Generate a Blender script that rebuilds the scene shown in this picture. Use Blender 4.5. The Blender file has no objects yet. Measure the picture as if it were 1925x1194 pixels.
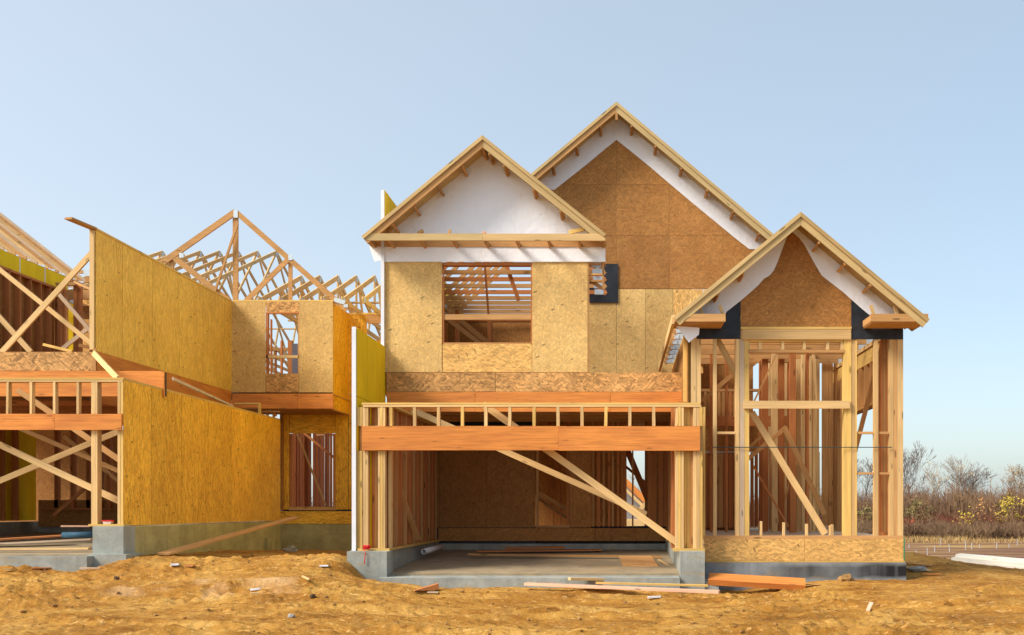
import bpy, math, random
import numpy as np
from mathutils import Vector, noise
random.seed(7); np.random.seed(7)
S = bpy.context.scene
COL = S.collection
# ------------------------------------------------------------------ camera
F, VX, HY, H = 1826.0, 1165.0, 955.0, 1.45      # focal (photo px), vanishing point, eye height
cam = bpy.data.cameras.new("camera"); camo = bpy.data.objects.new("camera", cam); COL.objects.link(camo)
camo.location = (0, 0, H); camo.rotation_euler = (math.radians(90), 0, 0)
cam.sensor_width = 36; cam.lens = 36 * F / 1925
cam.shift_x = -(VX - 962.5) / 1925; cam.shift_y = (HY - 597) / 1925
cam.clip_end = 3000; S.camera = camo
# ------------------------------------------------------------------ light
SUN_AZ = math.radians(-120)      # from +Y, clockwise positive: sun stands to the left, a little in front
SUN_EL = math.radians(41)
w = bpy.data.worlds.new("World"); S.world = w; w.use_nodes = True
nt = w.node_tree; bg = nt.nodes["Background"]
sky = nt.nodes.new("ShaderNodeTexSky"); sky.sky_type = 'NISHITA'; sky.sun_disc = False
sky.sun_elevation = SUN_EL; sky.sun_rotation = SUN_AZ
sky.air_density = 1.0; sky.dust_density = 2.0; sky.ozone_density = .8; sky.altitude = 0
hz = nt.nodes.new("ShaderNodeMix"); hz.data_type = 'RGBA'; hz.inputs[0].default_value = .55      # thin high haze whitens the sky
nt.links.new(sky.outputs[0], hz.inputs[6]); hz.inputs[7].default_value = (1.95, 2.22, 2.28, 1)
tcw = nt.nodes.new("ShaderNodeTexCoord"); sxw = nt.nodes.new("ShaderNodeSeparateXYZ"); nt.links.new(tcw.outputs["Generated"], sxw.inputs[0])
rmw = nt.nodes.new("ShaderNodeMapRange"); rmw.inputs[1].default_value = -.6; rmw.inputs[2].default_value = .5; nt.links.new(sxw.outputs[0], rmw.inputs[0])
cw = nt.nodes.new("ShaderNodeMix"); cw.data_type = 'RGBA'; nt.links.new(rmw.outputs[0], cw.inputs[0])      # the haze is brighter towards the sun's side
cw.inputs[6].default_value = (2.35, 2.52, 2.52, 1); cw.inputs[7].default_value = (1.55, 1.90, 2.05, 1); nt.links.new(cw.outputs[2], hz.inputs[7])
hz.inputs[0].default_value = .62
nt.links.new(hz.outputs[2], bg.inputs[0]); bg.inputs[1].default_value = 0.12
sl = bpy.data.lights.new("sun", 'SUN'); slo = bpy.data.objects.new("sun", sl); COL.objects.link(slo)
sl.energy = 1.9; sl.angle = math.radians(20); sl.color = (1.0, 0.91, 0.79)
d = Vector((math.sin(SUN_AZ) * math.cos(SUN_EL), math.cos(SUN_AZ) * math.cos(SUN_EL), math.sin(SUN_EL)))
slo.rotation_euler = d.to_track_quat('Z', 'Y').to_euler(); slo.location = d * 30
S.view_settings.view_transform = 'Standard'; S.view_settings.look = 'None'
S.view_settings.exposure = 1.36; S.view_settings.gamma = 1
S.render.engine = 'CYCLES'
S.cycles.max_bounces = 8; S.cycles.diffuse_bounces = 5; S.cycles.use_denoising = True

# ------------------------------------------------------------------ materials
class NT:
    def __init__(s, name):
        m = bpy.data.materials.new(name); m.use_nodes = True; s.m = m; s.t = m.node_tree
        s.b = s.t.nodes["Principled BSDF"]; s.b.inputs["Roughness"].default_value = 0.8
        s.b.inputs["Specular IOR Level"].default_value = 0.25
    def n(s, ty, **k):
        x = s.t.nodes.new(ty)
        for a, v in k.items(): setattr(x, a, v)
        return x
    def l(s, a, b): s.t.links.new(a, b)
    def mapping(s, src, scale=(1,1,1), rot=(0,0,0), loc=(0,0,0)):
        m = s.n("ShaderNodeMapping"); s.l(src, m.inputs[0])
        m.inputs["Scale"].default_value = scale; m.inputs["Rotation"].default_value = rot; m.inputs["Location"].default_value = loc
        return m.outputs[0]
    def noise(s, vec, scale, det=3, rough=0.5, dist=0):
        x = s.n("ShaderNodeTexNoise"); s.l(vec, x.inputs["Vector"]); x.inputs["Scale"].default_value = scale
        x.inputs["Detail"].default_value = det; x.inputs["Roughness"].default_value = rough; x.inputs["Distortion"].default_value = dist
        return x.outputs[0]
    def vor(s, vec, scale=1):
        x = s.n("ShaderNodeTexVoronoi"); s.l(vec, x.inputs["Vector"]); x.inputs["Scale"].default_value = scale
        return x
    def ramp(s, f, stops, interp='LINEAR'):
        r = s.n("ShaderNodeValToRGB"); s.l(f, r.inputs[0]); cr = r.color_ramp; cr.interpolation = interp
        while len(cr.elements) < len(stops): cr.elements.new(0.5)
        for e, (p, c) in zip(cr.elements, stops):
            e.position = p; e.color = (c if len(c) == 4 else (*c, 1)) if hasattr(c, '__len__') else (c, c, c, 1)
        return r.outputs[0]
    def mix(s, f, a, b, mode='MIX'):
        m = s.n("ShaderNodeMix", data_type='RGBA', blend_type=mode)
        if isinstance(f, (int, float)): m.inputs[0].default_value = f
        else: s.l(f, m.inputs[0])
        for k, v in ((6, a), (7, b)):
            if hasattr(v, '__len__'): m.inputs[k].default_value = (*v[:3], 1)
            else: s.l(v, m.inputs[k])
        return m.outputs[2]
    def math(s, op, a, b=0.0):
        m = s.n("ShaderNodeMath", operation=op)
        for k, v in ((0, a), (1, b)):
            if isinstance(v, (int, float)): m.inputs[k].default_value = v
            else: s.l(v, m.inputs[k])
        return m.outputs[0]
    def bump(s, h, st=0.3, dist=0.01):
        b = s.n("ShaderNodeBump"); b.inputs["Strength"].default_value = st; b.inputs["Distance"].default_value = dist
        s.l(h, b.inputs["Height"]); s.l(b.outputs[0], s.b.inputs["Normal"])
    def uv(s): return s.n("ShaderNodeUVMap").outputs[0]
    def pos(s): return s.n("ShaderNodeNewGeometry").outputs["Position"]
    def rnd(s): return s.n("ShaderNodeObjectInfo").outputs["Random"]
    def out(s, c): s.l(c, s.b.inputs["Base Color"]); return s.m

def sc(c, k): return tuple(min(1, max(0, v * k)) for v in c)

def osb(name, base, contrast=1.0, fl=(9, 34), ang=.6, dark=0.25):
    """oriented strand board: overlapping flakes of several tones"""
    n = NT(name); uv = n.uv(); layers = []
    r0 = 0
    for i, (a, k) in enumerate(((0, 1), (ang, 1.15), (-ang * 1.15, 0.9))):
        rot = n.mapping(uv, rot=(0, 0, a), loc=(i * 3.1, i * 1.7, 0))
        v = n.vor(n.mapping(rot, scale=(fl[0] * k, fl[1] * k, 1)))
        sp = n.n("ShaderNodeSeparateColor"); n.l(v.outputs["Color"], sp.inputs[0]); layers.append(sp)
    m1 = n.math('GREATER_THAN', layers[0].outputs[1], 0.45)
    m2 = n.math('GREATER_THAN', layers[1].outputs[1], 0.6)
    mm = n.n("ShaderNodeMix", data_type='FLOAT'); n.l(m1, mm.inputs[0]); n.l(layers[1].outputs[0], mm.inputs[2]); n.l(layers[0].outputs[0], mm.inputs[3])
    m3 = n.n("ShaderNodeMix", data_type='FLOAT'); n.l(m2, m3.inputs[0]); n.l(mm.outputs[0], m3.inputs[2]); n.l(layers[2].outputs[0], m3.inputs[3])
    f = m3.outputs[0]
    c = contrast
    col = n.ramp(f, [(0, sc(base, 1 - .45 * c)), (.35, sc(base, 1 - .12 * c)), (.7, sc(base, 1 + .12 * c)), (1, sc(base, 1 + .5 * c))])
    big = n.noise(uv, 1.1, 4, .6)
    col = n.mix(n.ramp(big, [(.35, 0.0), (.7, 1.0)]), col, n.mix(0.8, col, (.80, .72, .62), 'MULTIPLY'))
    # sparse dark knots / bark flecks
    fv = n.vor(n.mapping(n.mapping(uv, rot=(0, 0, r0 + 1.2)), scale=(5, 13, 1)))
    sp = n.n("ShaderNodeSeparateColor"); n.l(fv.outputs["Color"], sp.inputs[0])
    fm = n.math('MULTIPLY', n.math('GREATER_THAN', sp.outputs[0], 0.90), n.math('LESS_THAN', fv.outputs["Distance"], 0.22))
    col = n.mix(n.math('MULTIPLY', fm, 0.7), col, sc(base, dark))
    col = n.mix(1.0, col, n.ramp(n.rnd(), [(0, (.88, .87, .84)), (1, (1.06, 1.05, 1.02))]), 'MULTIPLY')
    n.bump(f, .35, .004)
    n.b.inputs["Roughness"].default_value = .72
    return n.out(col)

def lumber(name, base, stain=None, knots=.75, grain=1.0, spread=.16):
    """sawn softwood: long grain, a few knots, each board its own tone"""
    n = NT(name); uv = n.uv()
    g = n.noise(n.mapping(uv, scale=(1.6, 42, 1)), 1, 5, .62, .6)
    col = n.ramp(g, [(.25, sc(base, 1 - .28 * grain)), (.5, base), (.75, sc(base, 1 + .16 * grain))])
    b = n.noise(n.mapping(uv, scale=(.8, 3.5, 1)), 1.3, 3)
    col = n.mix(n.ramp(b, [(.42, 0.0), (.72, .65)]), col, stain or sc(base, .72))
    kv = n.vor(n.mapping(uv, scale=(2.3, 9.5, 1)))
    sp = n.n("ShaderNodeSeparateColor"); n.l(kv.outputs["Color"], sp.inputs[0])
    km = n.math('MULTIPLY', n.math('GREATER_THAN', sp.outputs[0], .48), n.ramp(kv.outputs["Distance"], [(.12, 1.0), (.20, 0.0)]))
    col = n.mix(n.math('MULTIPLY', km, knots), col, sc(base, .28))
    col = n.mix(1.0, col, n.ramp(n.rnd(), [(0, (1 - spread, 1 - spread * 1.35, 1 - spread * 1.8)), (.5, (1, 1, 1)), (1, (1 + spread * .6, 1 + spread * .4, 1 + spread * .1))]), 'MULTIPLY')
    n.bump(g, .2, .003)
    return n.out(col)

OSB_TAN = osb("osb_tan", (.70, .475, .185), .42, (11, 40), ang=.9)
OSB_GOLD = osb("osb_gold", (.84, .53, .11), .55, (6, 60), ang=.22)
OSB_AMBER = osb("osb_amber", (.86, .46, .05), .8, (6, 52), ang=.3)
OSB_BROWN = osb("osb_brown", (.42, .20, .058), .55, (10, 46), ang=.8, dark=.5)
OSB_COARSE = osb("osb_coarse", (.60, .33, .12), 1.0, (7, 30), ang=.7)
OSB_LOW = osb("osb_low", (.72, .44, .15), .7, (8, 34), ang=.5)
WOOD = lumber("lumber_pale", (.70, .48, .22), grain=.9)
WOOD_Y = lumber("lumber_yellow", (.72, .48, .15))
WOOD_R = lumber("lumber_reddish", (.52, .20, .065), grain=.9)
WOOD_DR = lumber("lumber_red_shaded", (.32, .10, .03), grain=.9)  # darker copy of the reddish lumber, indoor shade put into its colour
WOOD_D = lumber("lumber_tan", (.56, .31, .12), grain=1)
WOOD_P = lumber("lumber_pinkish", (.72, .44, .30), grain=.6)
GLULAM = lumber("laminated_veneer", (.68, .26, .06), stain=(.44, .14, .04), knots=.6, grain=1.5, spread=.10)
WOOD_O = lumber("lumber_weathered", (.54, .39, .18), grain=1.1)
GREYWOOD = lumber("lumber_grey", (.58, .44, .30), grain=.7)

def simple(name, col, rough=.8, var=.15, scale=3, bump=0, metal=0, det=4):
    n = NT(name); p = n.pos()
    f = n.noise(p, scale, det, .6)
    c = n.ramp(f, [(.3, sc(col, 1 - var)), (.7, sc(col, 1 + var))])
    if bump: n.bump(f, bump, .02)
    n.b.inputs["Roughness"].default_value = rough; n.b.inputs["Metallic"].default_value = metal
    return n.out(c)
def yellow_board():
    n = NT("yellow_gypsum"); p = n.pos()
    f = n.noise(n.mapping(p, scale=(2, 2, .6)), 2, 4)
    c = n.ramp(f, [(.3, (.78, .55, .008)), (.7, (.90, .66, .01))])
    s = n.noise(p, 9, 3); c = n.mix(n.ramp(s, [(.68, 0.0), (.8, .4)]), c, (.35, .28, .03))
    return n.out(c)
YELLOW = yellow_board()
WHITE = simple("white_edge", (.72, .75, .80), .6, .06, 4)
STEEL = simple("galvanised_plate", (.52, .60, .66), .5, .15, 30, metal=.35)
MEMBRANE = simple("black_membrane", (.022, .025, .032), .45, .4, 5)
GREEN = simple("green_tape", (.02, .22, .12), .5)
def wrapmat():
    n = NT("house_wrap"); p = n.pos()
    f = n.noise(p, 1.6, 5, .55, 1.2); c = n.ramp(f, [(.3, (.84, .87, .94)), (.7, (.90, .93, .98))])
    g = n.noise(n.mapping(p, scale=(1.8, 1.8, 1.2)), 1.5, 4, .5, 2.0)
    s = n.noise(p, 6, 2); c = n.mix(n.ramp(s, [(.70, 0.0), (.76, .35)]), c, (.62, .45, .30))
    n.bump(n.math('ADD', g, n.math('MULTIPLY', n.noise(n.mapping(p, scale=(1.2, 1.2, 1.2), rot=(0, .7, 0)), 2.5, 5, .6, 3.0), .8)), .22, .05); n.b.inputs["Roughness"].default_value = .5
    return n.out(c)
WRAP = wrapmat()
SEAM = simple('seam_brown', (.14, .07, .028), .9)
def concrete(name, base, tar=False, dirt=(.40, .27, .10)):
    n = NT(name); p = n.pos()
    f = n.noise(p, 2.2, 6, .6, .4); c = n.ramp(f, [(.3, sc(base, .72)), (.55, base), (.75, sc(base, 1.2))])
    g = n.noise(n.mapping(p, scale=(1.2, 1.2, 5)), 2, 4, .6); c = n.mix(n.ramp(g, [(.55, 0.0), (.72, .5)]), c, dirt)
    cr = n.noise(n.mapping(p, scale=(.6, .6, 1)), 3.3, 8, .7, 1.5)
    c = n.mix(n.ramp(cr, [(.488, 0.0), (.497, .55), (.506, 0.0)]), c, sc(base, .35))
    if tar:
        sx = n.n("ShaderNodeSeparateXYZ"); n.l(p, sx.inputs[0])
        wob = n.noise(n.mapping(p, scale=(1.1, 1, .6)), 1.4, 3, .5, .4)
        zz = n.math('ADD', sx.outputs[2], n.math('MULTIPLY', wob, .16))
        band = n.ramp(n.math('MULTIPLY', zz, 1.0), [(.27, 0.0), (.34, 1.0), (.50, 1.0), (.58, 0.0)])
        gate = n.math('MULTIPLY', n.ramp(n.math('MULTIPLY', sx.outputs[0], .2), [(.50, 0.0), (.60, .97)]), n.ramp(n.noise(n.mapping(p, scale=(1, 1, .2)), 1.1, 3), [(.34, .1), (.56, 1.0)]))
        c = n.mix(n.math('MULTIPLY', band, gate), c, (.012, .012, .014))
    st = n.noise(n.mapping(p, scale=(5, 5, .5)), 1.5, 4, .6); c = n.mix(n.ramp(st, [(.52, 0.0), (.7, .4)]), c, sc(base, .55))
    n.bump(f, .6, .015); n.b.inputs["Roughness"].default_value = .9
    return n.out(c)
CONC = concrete("concrete", (.33, .35, .32))
CONC_Y = concrete("concrete_bounce_lit", (.44, .38, .17))  # yellow of warm bounced light put into the concrete's colour
CONC_TAR = concrete("concrete_tarred", (.25, .27, .28), tar=True)
SLAB = concrete("slab_dusty", (.34, .27, .17), dirt=(.40, .25, .10))
def pine(c, v=.2): return c
BARK = simple("bark", (.13, .10, .085), .95, .3, 2)
BARK_L = simple("bark_light", (.24, .19, .14), .95, .3, 2)

# ------------------------------------------------------------------ builders
def W(x, y, Y): return Vector(((x - VX) * Y / F, Y, H + (HY - y) * Y / F))

def link(name, verts, faces, mat, parent=None, L=None, smooth=False):
    me = bpy.data.meshes.new(name)
    me.from_pydata([tuple(v) for v in verts], [], faces); me.update()
    if L is not None:
        L = Vector(L).normalized(); uvl = me.uv_layers.new(name="UVMap").data
        ou, ov = random.uniform(0, 40), random.uniform(0, 40)
        for p in me.polygons:
            nn = p.normal
            if abs(nn.dot(L)) > .85: A = nn.orthogonal().normalized()
            else: A = (L - nn * nn.dot(L)).normalized()
            B = nn.cross(A)
            for li in p.loop_indices:
                co = me.vertices[me.loops[li].vertex_index].co
                uvl[li].uv = (co.dot(A) + ou, co.dot(B) + ov)
    if smooth:
        for p in me.polygons: p.use_smooth = True
    me.materials.append(mat)
    o = bpy.data.objects.new(name, me); COL.objects.link(o)
    if parent is not None: o.parent = parent
    return o

BF = [(0,1,2,3), (7,6,5,4), (0,4,5,1), (1,5,6,2), (2,6,7,3), (3,7,4,0)]
def hexa(name, a, mat, parent, L): return link(name, a, BF, mat, parent, L)

def timber_v(a, b, w, dp, up=None, jit=0):
    """box corners: centreline a-b, w across (in the plane normal to 'up'), dp along 'up'"""
    a, b = Vector(a), Vector(b); L = (b - a).normalized(); up = Vector(up or (0, 1, 0))
    up = (up - L * up.dot(L)).normalized(); c = L.cross(up).normalized()
    v = []
    for p in (a, b):
        for s, t in ((-1, -1), (1, -1), (1, 1), (-1, 1)):
            v.append(p + c * (s * w / 2) + up * (t * dp / 2) + (Vector((random.uniform(-1, 1), random.uniform(-1, 1), random.uniform(-1, 1))) * jit if jit else Vector()))
    # reorder to BF winding: first quad a, second quad b
    return v
TF = [(3,2,1,0), (4,5,6,7), (0,1,5,4), (1,2,6,5), (2,3,7,6), (3,0,4,7)]
def timber(parent, name, mat, a, b, w=.038, dp=.09, up=None, jit=.003):
    v = timber_v(a, b, w, dp, up, jit)
    return link(name, v, TF, mat, parent, Vector(b) - Vector(a))

def rect(parent, name, mat, x0, y0, x1, y1, Y, dp, horiz=None, gap=0, jit=0):
    """board or panel whose front face covers the given photo rectangle at depth Y; real thickness dp"""
    p = W(x0, y0, Y); q = W(x1, y1, Y)
    X0, X1, Z1, Z0 = p.x + gap, q.x - gap, p.z - gap, q.z + gap
    return box(parent, name, mat, X0, X1, Y, Y + dp, Z0, Z1, horiz, jit)

def box(parent, name, mat, X0, X1, Y0, Y1, Z0, Z1, horiz=None, jit=0):
    j = lambda: random.uniform(-jit, jit) if jit else 0
    v = [(X0+j(), Y0+j(), Z0), (X1+j(), Y0+j(), Z0), (X1+j(), Y1, Z0), (X0+j(), Y1, Z0),
         (X0+j(), Y0+j(), Z1), (X1+j(), Y0+j(), Z1), (X1+j(), Y1, Z1), (X0+j(), Y1, Z1)]
    f = [(3,2,1,0), (4,5,6,7), (0,1,5,4), (1,2,6,5), (2,3,7,6), (3,0,4,7)]
    dx, dy, dz = X1 - X0, Y1 - Y0, Z1 - Z0
    if horiz == 'x': L = (1, 0, 0)
    elif horiz == 'y': L = (0, 1, 0)
    elif horiz == 'z': L = (0, 0, 1)
    else: L = (1, 0, 0) if dx >= max(dy, dz) else ((0, 1, 0) if dy >= dz else (0, 0, 1))
    return link(name, v, f, mat, parent, L)

def prism(parent, name, mat, poly, Y, dp, L=(1, 0, 0), world=False):
    """flat plate traced as a polygon in a wall plane at depth Y, with real thickness"""
    pts = [Vector(p) for p in poly] if world else [W(x, y, Y) for x, y in poly]
    # orientation: make front face towards -Y
    area = sum(pts[i].x * pts[(i+1) % len(pts)].z - pts[(i+1) % len(pts)].x * pts[i].z for i in range(len(pts)))
    if area < 0: pts.reverse()
    n = len(pts); v = pts + [p + Vector((0, dp, 0)) for p in pts]
    f = [tuple(range(n)), tuple(range(2*n-1, n-1, -1))] + [(i, i+n, (i+1) % n + n, (i+1) % n) for i in range(n)]
    return link(name, v, f, mat, parent, L)

def clip(poly, x0, y0, x1, y1):
    def cut(P, ins, inter):
        o = []
        for i in range(len(P)):
            a, b = P[i-1], P[i]
            if ins(b):
                if not ins(a): o.append(inter(a, b))
                o.append(b)
            elif ins(a): o.append(inter(a, b))
        return o
    def ix(c): return lambda a, b: (c, a[1] + (b[1]-a[1]) * (c-a[0]) / (b[0]-a[0]))
    def iy(c): return lambda a, b: (a[0] + (b[0]-a[0]) * (c-a[1]) / (b[1]-a[1]), c)
    for ins, it in ((lambda p: p[0] >= x0, ix(x0)), (lambda p: p[0] <= x1, ix(x1)), (lambda p: p[1] >= y0, iy(y0)), (lambda p: p[1] <= y1, iy(y1))):
        if not poly: return []
        poly = cut(poly, ins, it)
    return poly

def panels(parent, mat, poly, rects, Y, dp=.012, g=.16, L=(1, 0, 0)):
    for x0, y0, x1, y1 in rects:
        p = clip(list(poly), x0 + g, y0 + g, x1 - g, y1 - g)
        if len(p) >= 3: prism(parent, "sheathing_panel", mat, p, Y, dp, L)
    prism(parent, "seam_light_block", SEAM, poly, Y + dp + .003, .03, L)  # dark sheet added behind the panels so no light shows through seams

def empty(name, loc, label, cat, group=None):
    o = bpy.data.objects.new(name, None); COL.objects.link(o); o.location = (0, 0, 0)
    o["label"] = label; o["category"] = cat; o.empty_display_size = .3
    if group: o["group"] = group
    return o
def tag(o, label=None, cat=None, group=None, kind=None):
    for k, v in (("label", label), ("category", cat), ("group", group), ("kind", kind)):
        if v: o[k] = v
    return o

def merge(parts):
    V, Fc = [], []
    for v, f in parts:
        k = len(V); V += list(v); Fc += [tuple(i + k for i in q) for q in f]
    return V, Fc

def truss(parent, A, P, B, nrm, mat, ch=.09, webs=1, plates=True, pm=None, king=False):
    """roof truss: eaves A and B, peak P, lying in the plane with normal nrm; one mesh plus steel plates"""
    A, P, B = Vector(A), Vector(P), Vector(B); t = .038; parts = []
    def m(a, b, w=ch, s=1): parts.append((timber_v(a, b, w, t * s, nrm, .002), TF))
    h = Vector((0, 0, ch / 2))
    m(A, P); m(B, P, s=.98); m(A + h, B + h, s=.96)
    M = (A + B) / 2 + h
    def on(a, b, k): return a + (b - a) * k
    if king: m(M, P - Vector((0, 0, .05)), s=.9)
    if webs:
        q = [on(A, B, .3) + h, on(A, B, .7) + h]
        u = [on(A, P, .5), on(B, P, .5)]
        m(q[0], u[0], ch * .8, .9); m(q[1], u[1], ch * .8, .9)
        if not king: m(q[0], P, ch * .8, .88); m(q[1], P, ch * .8, .86)
        else: m(M, u[0], ch * .8, .88); m(M, u[1], ch * .8, .86)
    V, Fc = merge(parts)
    o = link("roof_truss", V, Fc, mat, parent, (B - A))
    if plates:
        N = Vector(nrm).normalized(); ax = (B - A).normalized()
        for c, sx, sz in ((P - Vector((0, 0, .07)), .14, .14), (A + ax * .16 + h, .20, .11), (B - ax * .16 + h, .20, .11)):
            v = timber_v(c - ax * sx / 2, c + ax * sx / 2, sz, t + .008, nrm)
            link("gusset_plate", v, TF, STEEL, o, ax)
    return o

# ------------------------------------------------------------------ terrain
def vnoise(x, y, seed=0):
    xi = np.floor(x).astype(np.int64); yi = np.floor(y).astype(np.int64); xf = x - xi; yf = y - yi
    def hsh(a, b):
        h = (a * 374761393 + b * 668265263 + seed * 1442695041) & 0xffffffff
        h = ((h ^ (h >> 13)) * 1274126177) & 0xffffffff
        return ((h ^ (h >> 16)) & 0xffff) / 65535.0
    u = xf * xf * (3 - 2 * xf); v = yf * yf * (3 - 2 * yf)
    return (hsh(xi, yi) * (1-u) + hsh(xi+1, yi) * u) * (1-v) + (hsh(xi, yi+1) * (1-u) + hsh(xi+1, yi+1) * u) * v
def fbm(x, y, sc_, oct=4, seed=0, gain=.5):
    a, t, r = 1.0, 0, 0
    for i in range(oct):
        r = r + a * (vnoise(x * sc_ + i * 17.3, y * sc_ - i * 9.1, seed + i) - .5); t += a; a *= gain; sc_ *= 2.03
    return r / t * 2
CP = []
for x, y, Y in ((720,1110,15.8),(850,1109,16.0),(1000,1108,16.1),(1250,1110,16.1),(1340,1122,16.3),(1420,1112,16.7),(1500,1100,16.8),(1600,1094,16.9),(1700,1092,17.0),
                (0,1062,16.3),(100,1064,16.3),(165,1072,16.2),(240,1050,16.4),(350,1041,18.5),(450,1036,21),(560,1034,25),(650,1034,25),
                (330,1070,15.6),(450,1068,15.6),(540,1060,15.8),(600,1056,16.0),(636,1048,16.4),(655,1070,16.0),(690,1108,16.0),(560,1076,15.0),(420,1082,15.0),(600,1050,18),(500,1048,18.5),(400,1052,17.4),
                (1712,1038,20),(1735,1055,20.5),(1800,1066,23),(1850,1062,26.5),(1925,1072,25),(1990,1072,26)):
    p = W(x, y, Y); CP.append((p.x, p.y, p.z))
CP += [(-2,19,.05),(-2,22,.05),(0,24,.1),(3,20,.15),(3,24,.1),(-12,18,.42),(-12,22,.42),(-16,17,.45),(-10,26,.3),(-30,16,.4),(-30,28,.2),(15,16,.05),(30,16,0),(5,28,-.1),(-5,30,-.1),(15,30,-.3),(30,28,-.3),
       (-9,13,.12),(-6,13.5,.12),(-2,13.5,.04),(2,13.5,.03),(6,14,.06),(-12,9,0),(-5,9,0),(0,9,0),(5,9,0),(12,9,0),(-20,5,0),(0,3,0),(20,5,0),(-25,11,.1),(-3,11,0),(3,11,0),(8,17,.08),(10,19,.05)]
_P = np.array(CP); _D = np.sqrt(((_P[:, None, :2] - _P[None, :, :2]) ** 2).sum(-1) + .15)
_wt = np.linalg.solve(_D + np.eye(len(_P)) * 1e-3, _P[:, 2] - .1)
def gbase(x, y):
    x = np.asarray(x, float); y = np.asarray(y, float); z = np.full(x.shape, .1)
    for (px, py, _), wgt in zip(_P, _wt): z = z + wgt * np.sqrt((x - px) ** 2 + (y - py) ** 2 + .15)
    z = np.clip(z, -.5, .9)
    def ss(a, b, t): t = np.clip((t - a) / (b - a), 0, 1); return t * t * (3 - 2 * t)
    edge = 27.5 + fbm(x, y * 0, .15, 2, 5) * 1.2
    k = ss(0, 6, y - edge); z = z * (1 - k) + -.9 * k
    k2 = ss(30, 45, np.abs(x)); z = z * (1 - k2) + -.3 * k2 * (1 - k) + -.9 * k2 * k
    return z
def gz(x, y):
    x = np.asarray(x, float); y = np.asarray(y, float); z = gbase(x, y)
    near = np.clip((30 - y) / 8, 0.12, 1)
    z = z + near * (.045 * fbm(x * .7, y, .45, 3, 1) + .03 * fbm(x, y * 1.6, 1.6, 4, 2, .6))
    lump = fbm(x * .8, y * 1.3, 6.5, 4, 3, .7)
    z = z + near * .05 * np.maximum(lump, -.3) * np.clip(.7 + 2.2 * fbm(x, y, .45, 2, 8), .15, 2) + near * .012 * fbm(x, y * 1.5, 9.0, 2, 9) + near * .05 * np.clip(fbm(x, y, .33, 2, 61) * 3 + .3, 0, 1) * (.22 - np.abs(fbm(x * .8 + .3 * y, y * 1.4, 2.6, 3, 62)))
    # tyre tracks with tread bars
    for c0, c1, c2, c3, w_ in ((12.15, .06, .55, .35, .24), (13.0, .05, .5, .35, .24), (14.3, -.03, .35, .5, .2), (10.9, .02, .4, .9, .2), (11.4, -.05, .4, .5, .18), (12.9, -.08, .6, .28, .24), (13.7, -.075, .6, .28, .24), (14.9, .09, .3, .6, .2), (15.4, .02, .25, .4, .2)):
        yc = c0 + c1 * x + c2 * np.sin(x * c3 + c0)
        dd = (y - yc) / w_; prof = np.exp(-dd ** 4)
        brk = np.clip(fbm(x, y, .6, 2, int(c0 * 10)) * 3 + .6, 0, 1)
        z = z + brk * (-.06 * prof + .05 * np.exp(-((np.abs(dd) - 1.35) / .35) ** 2) + .022 * prof * np.clip(fbm(x, y, 1.1, 2, 77) * 3 + .4, 0, 1) * np.sin((x + dd * w_ * .9) * 2 * np.pi / .21))
    return z
def GZ(x, y):
    if y > 40: return -.9
    return float(gz(np.array([x]), np.array([y]))[0])

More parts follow.
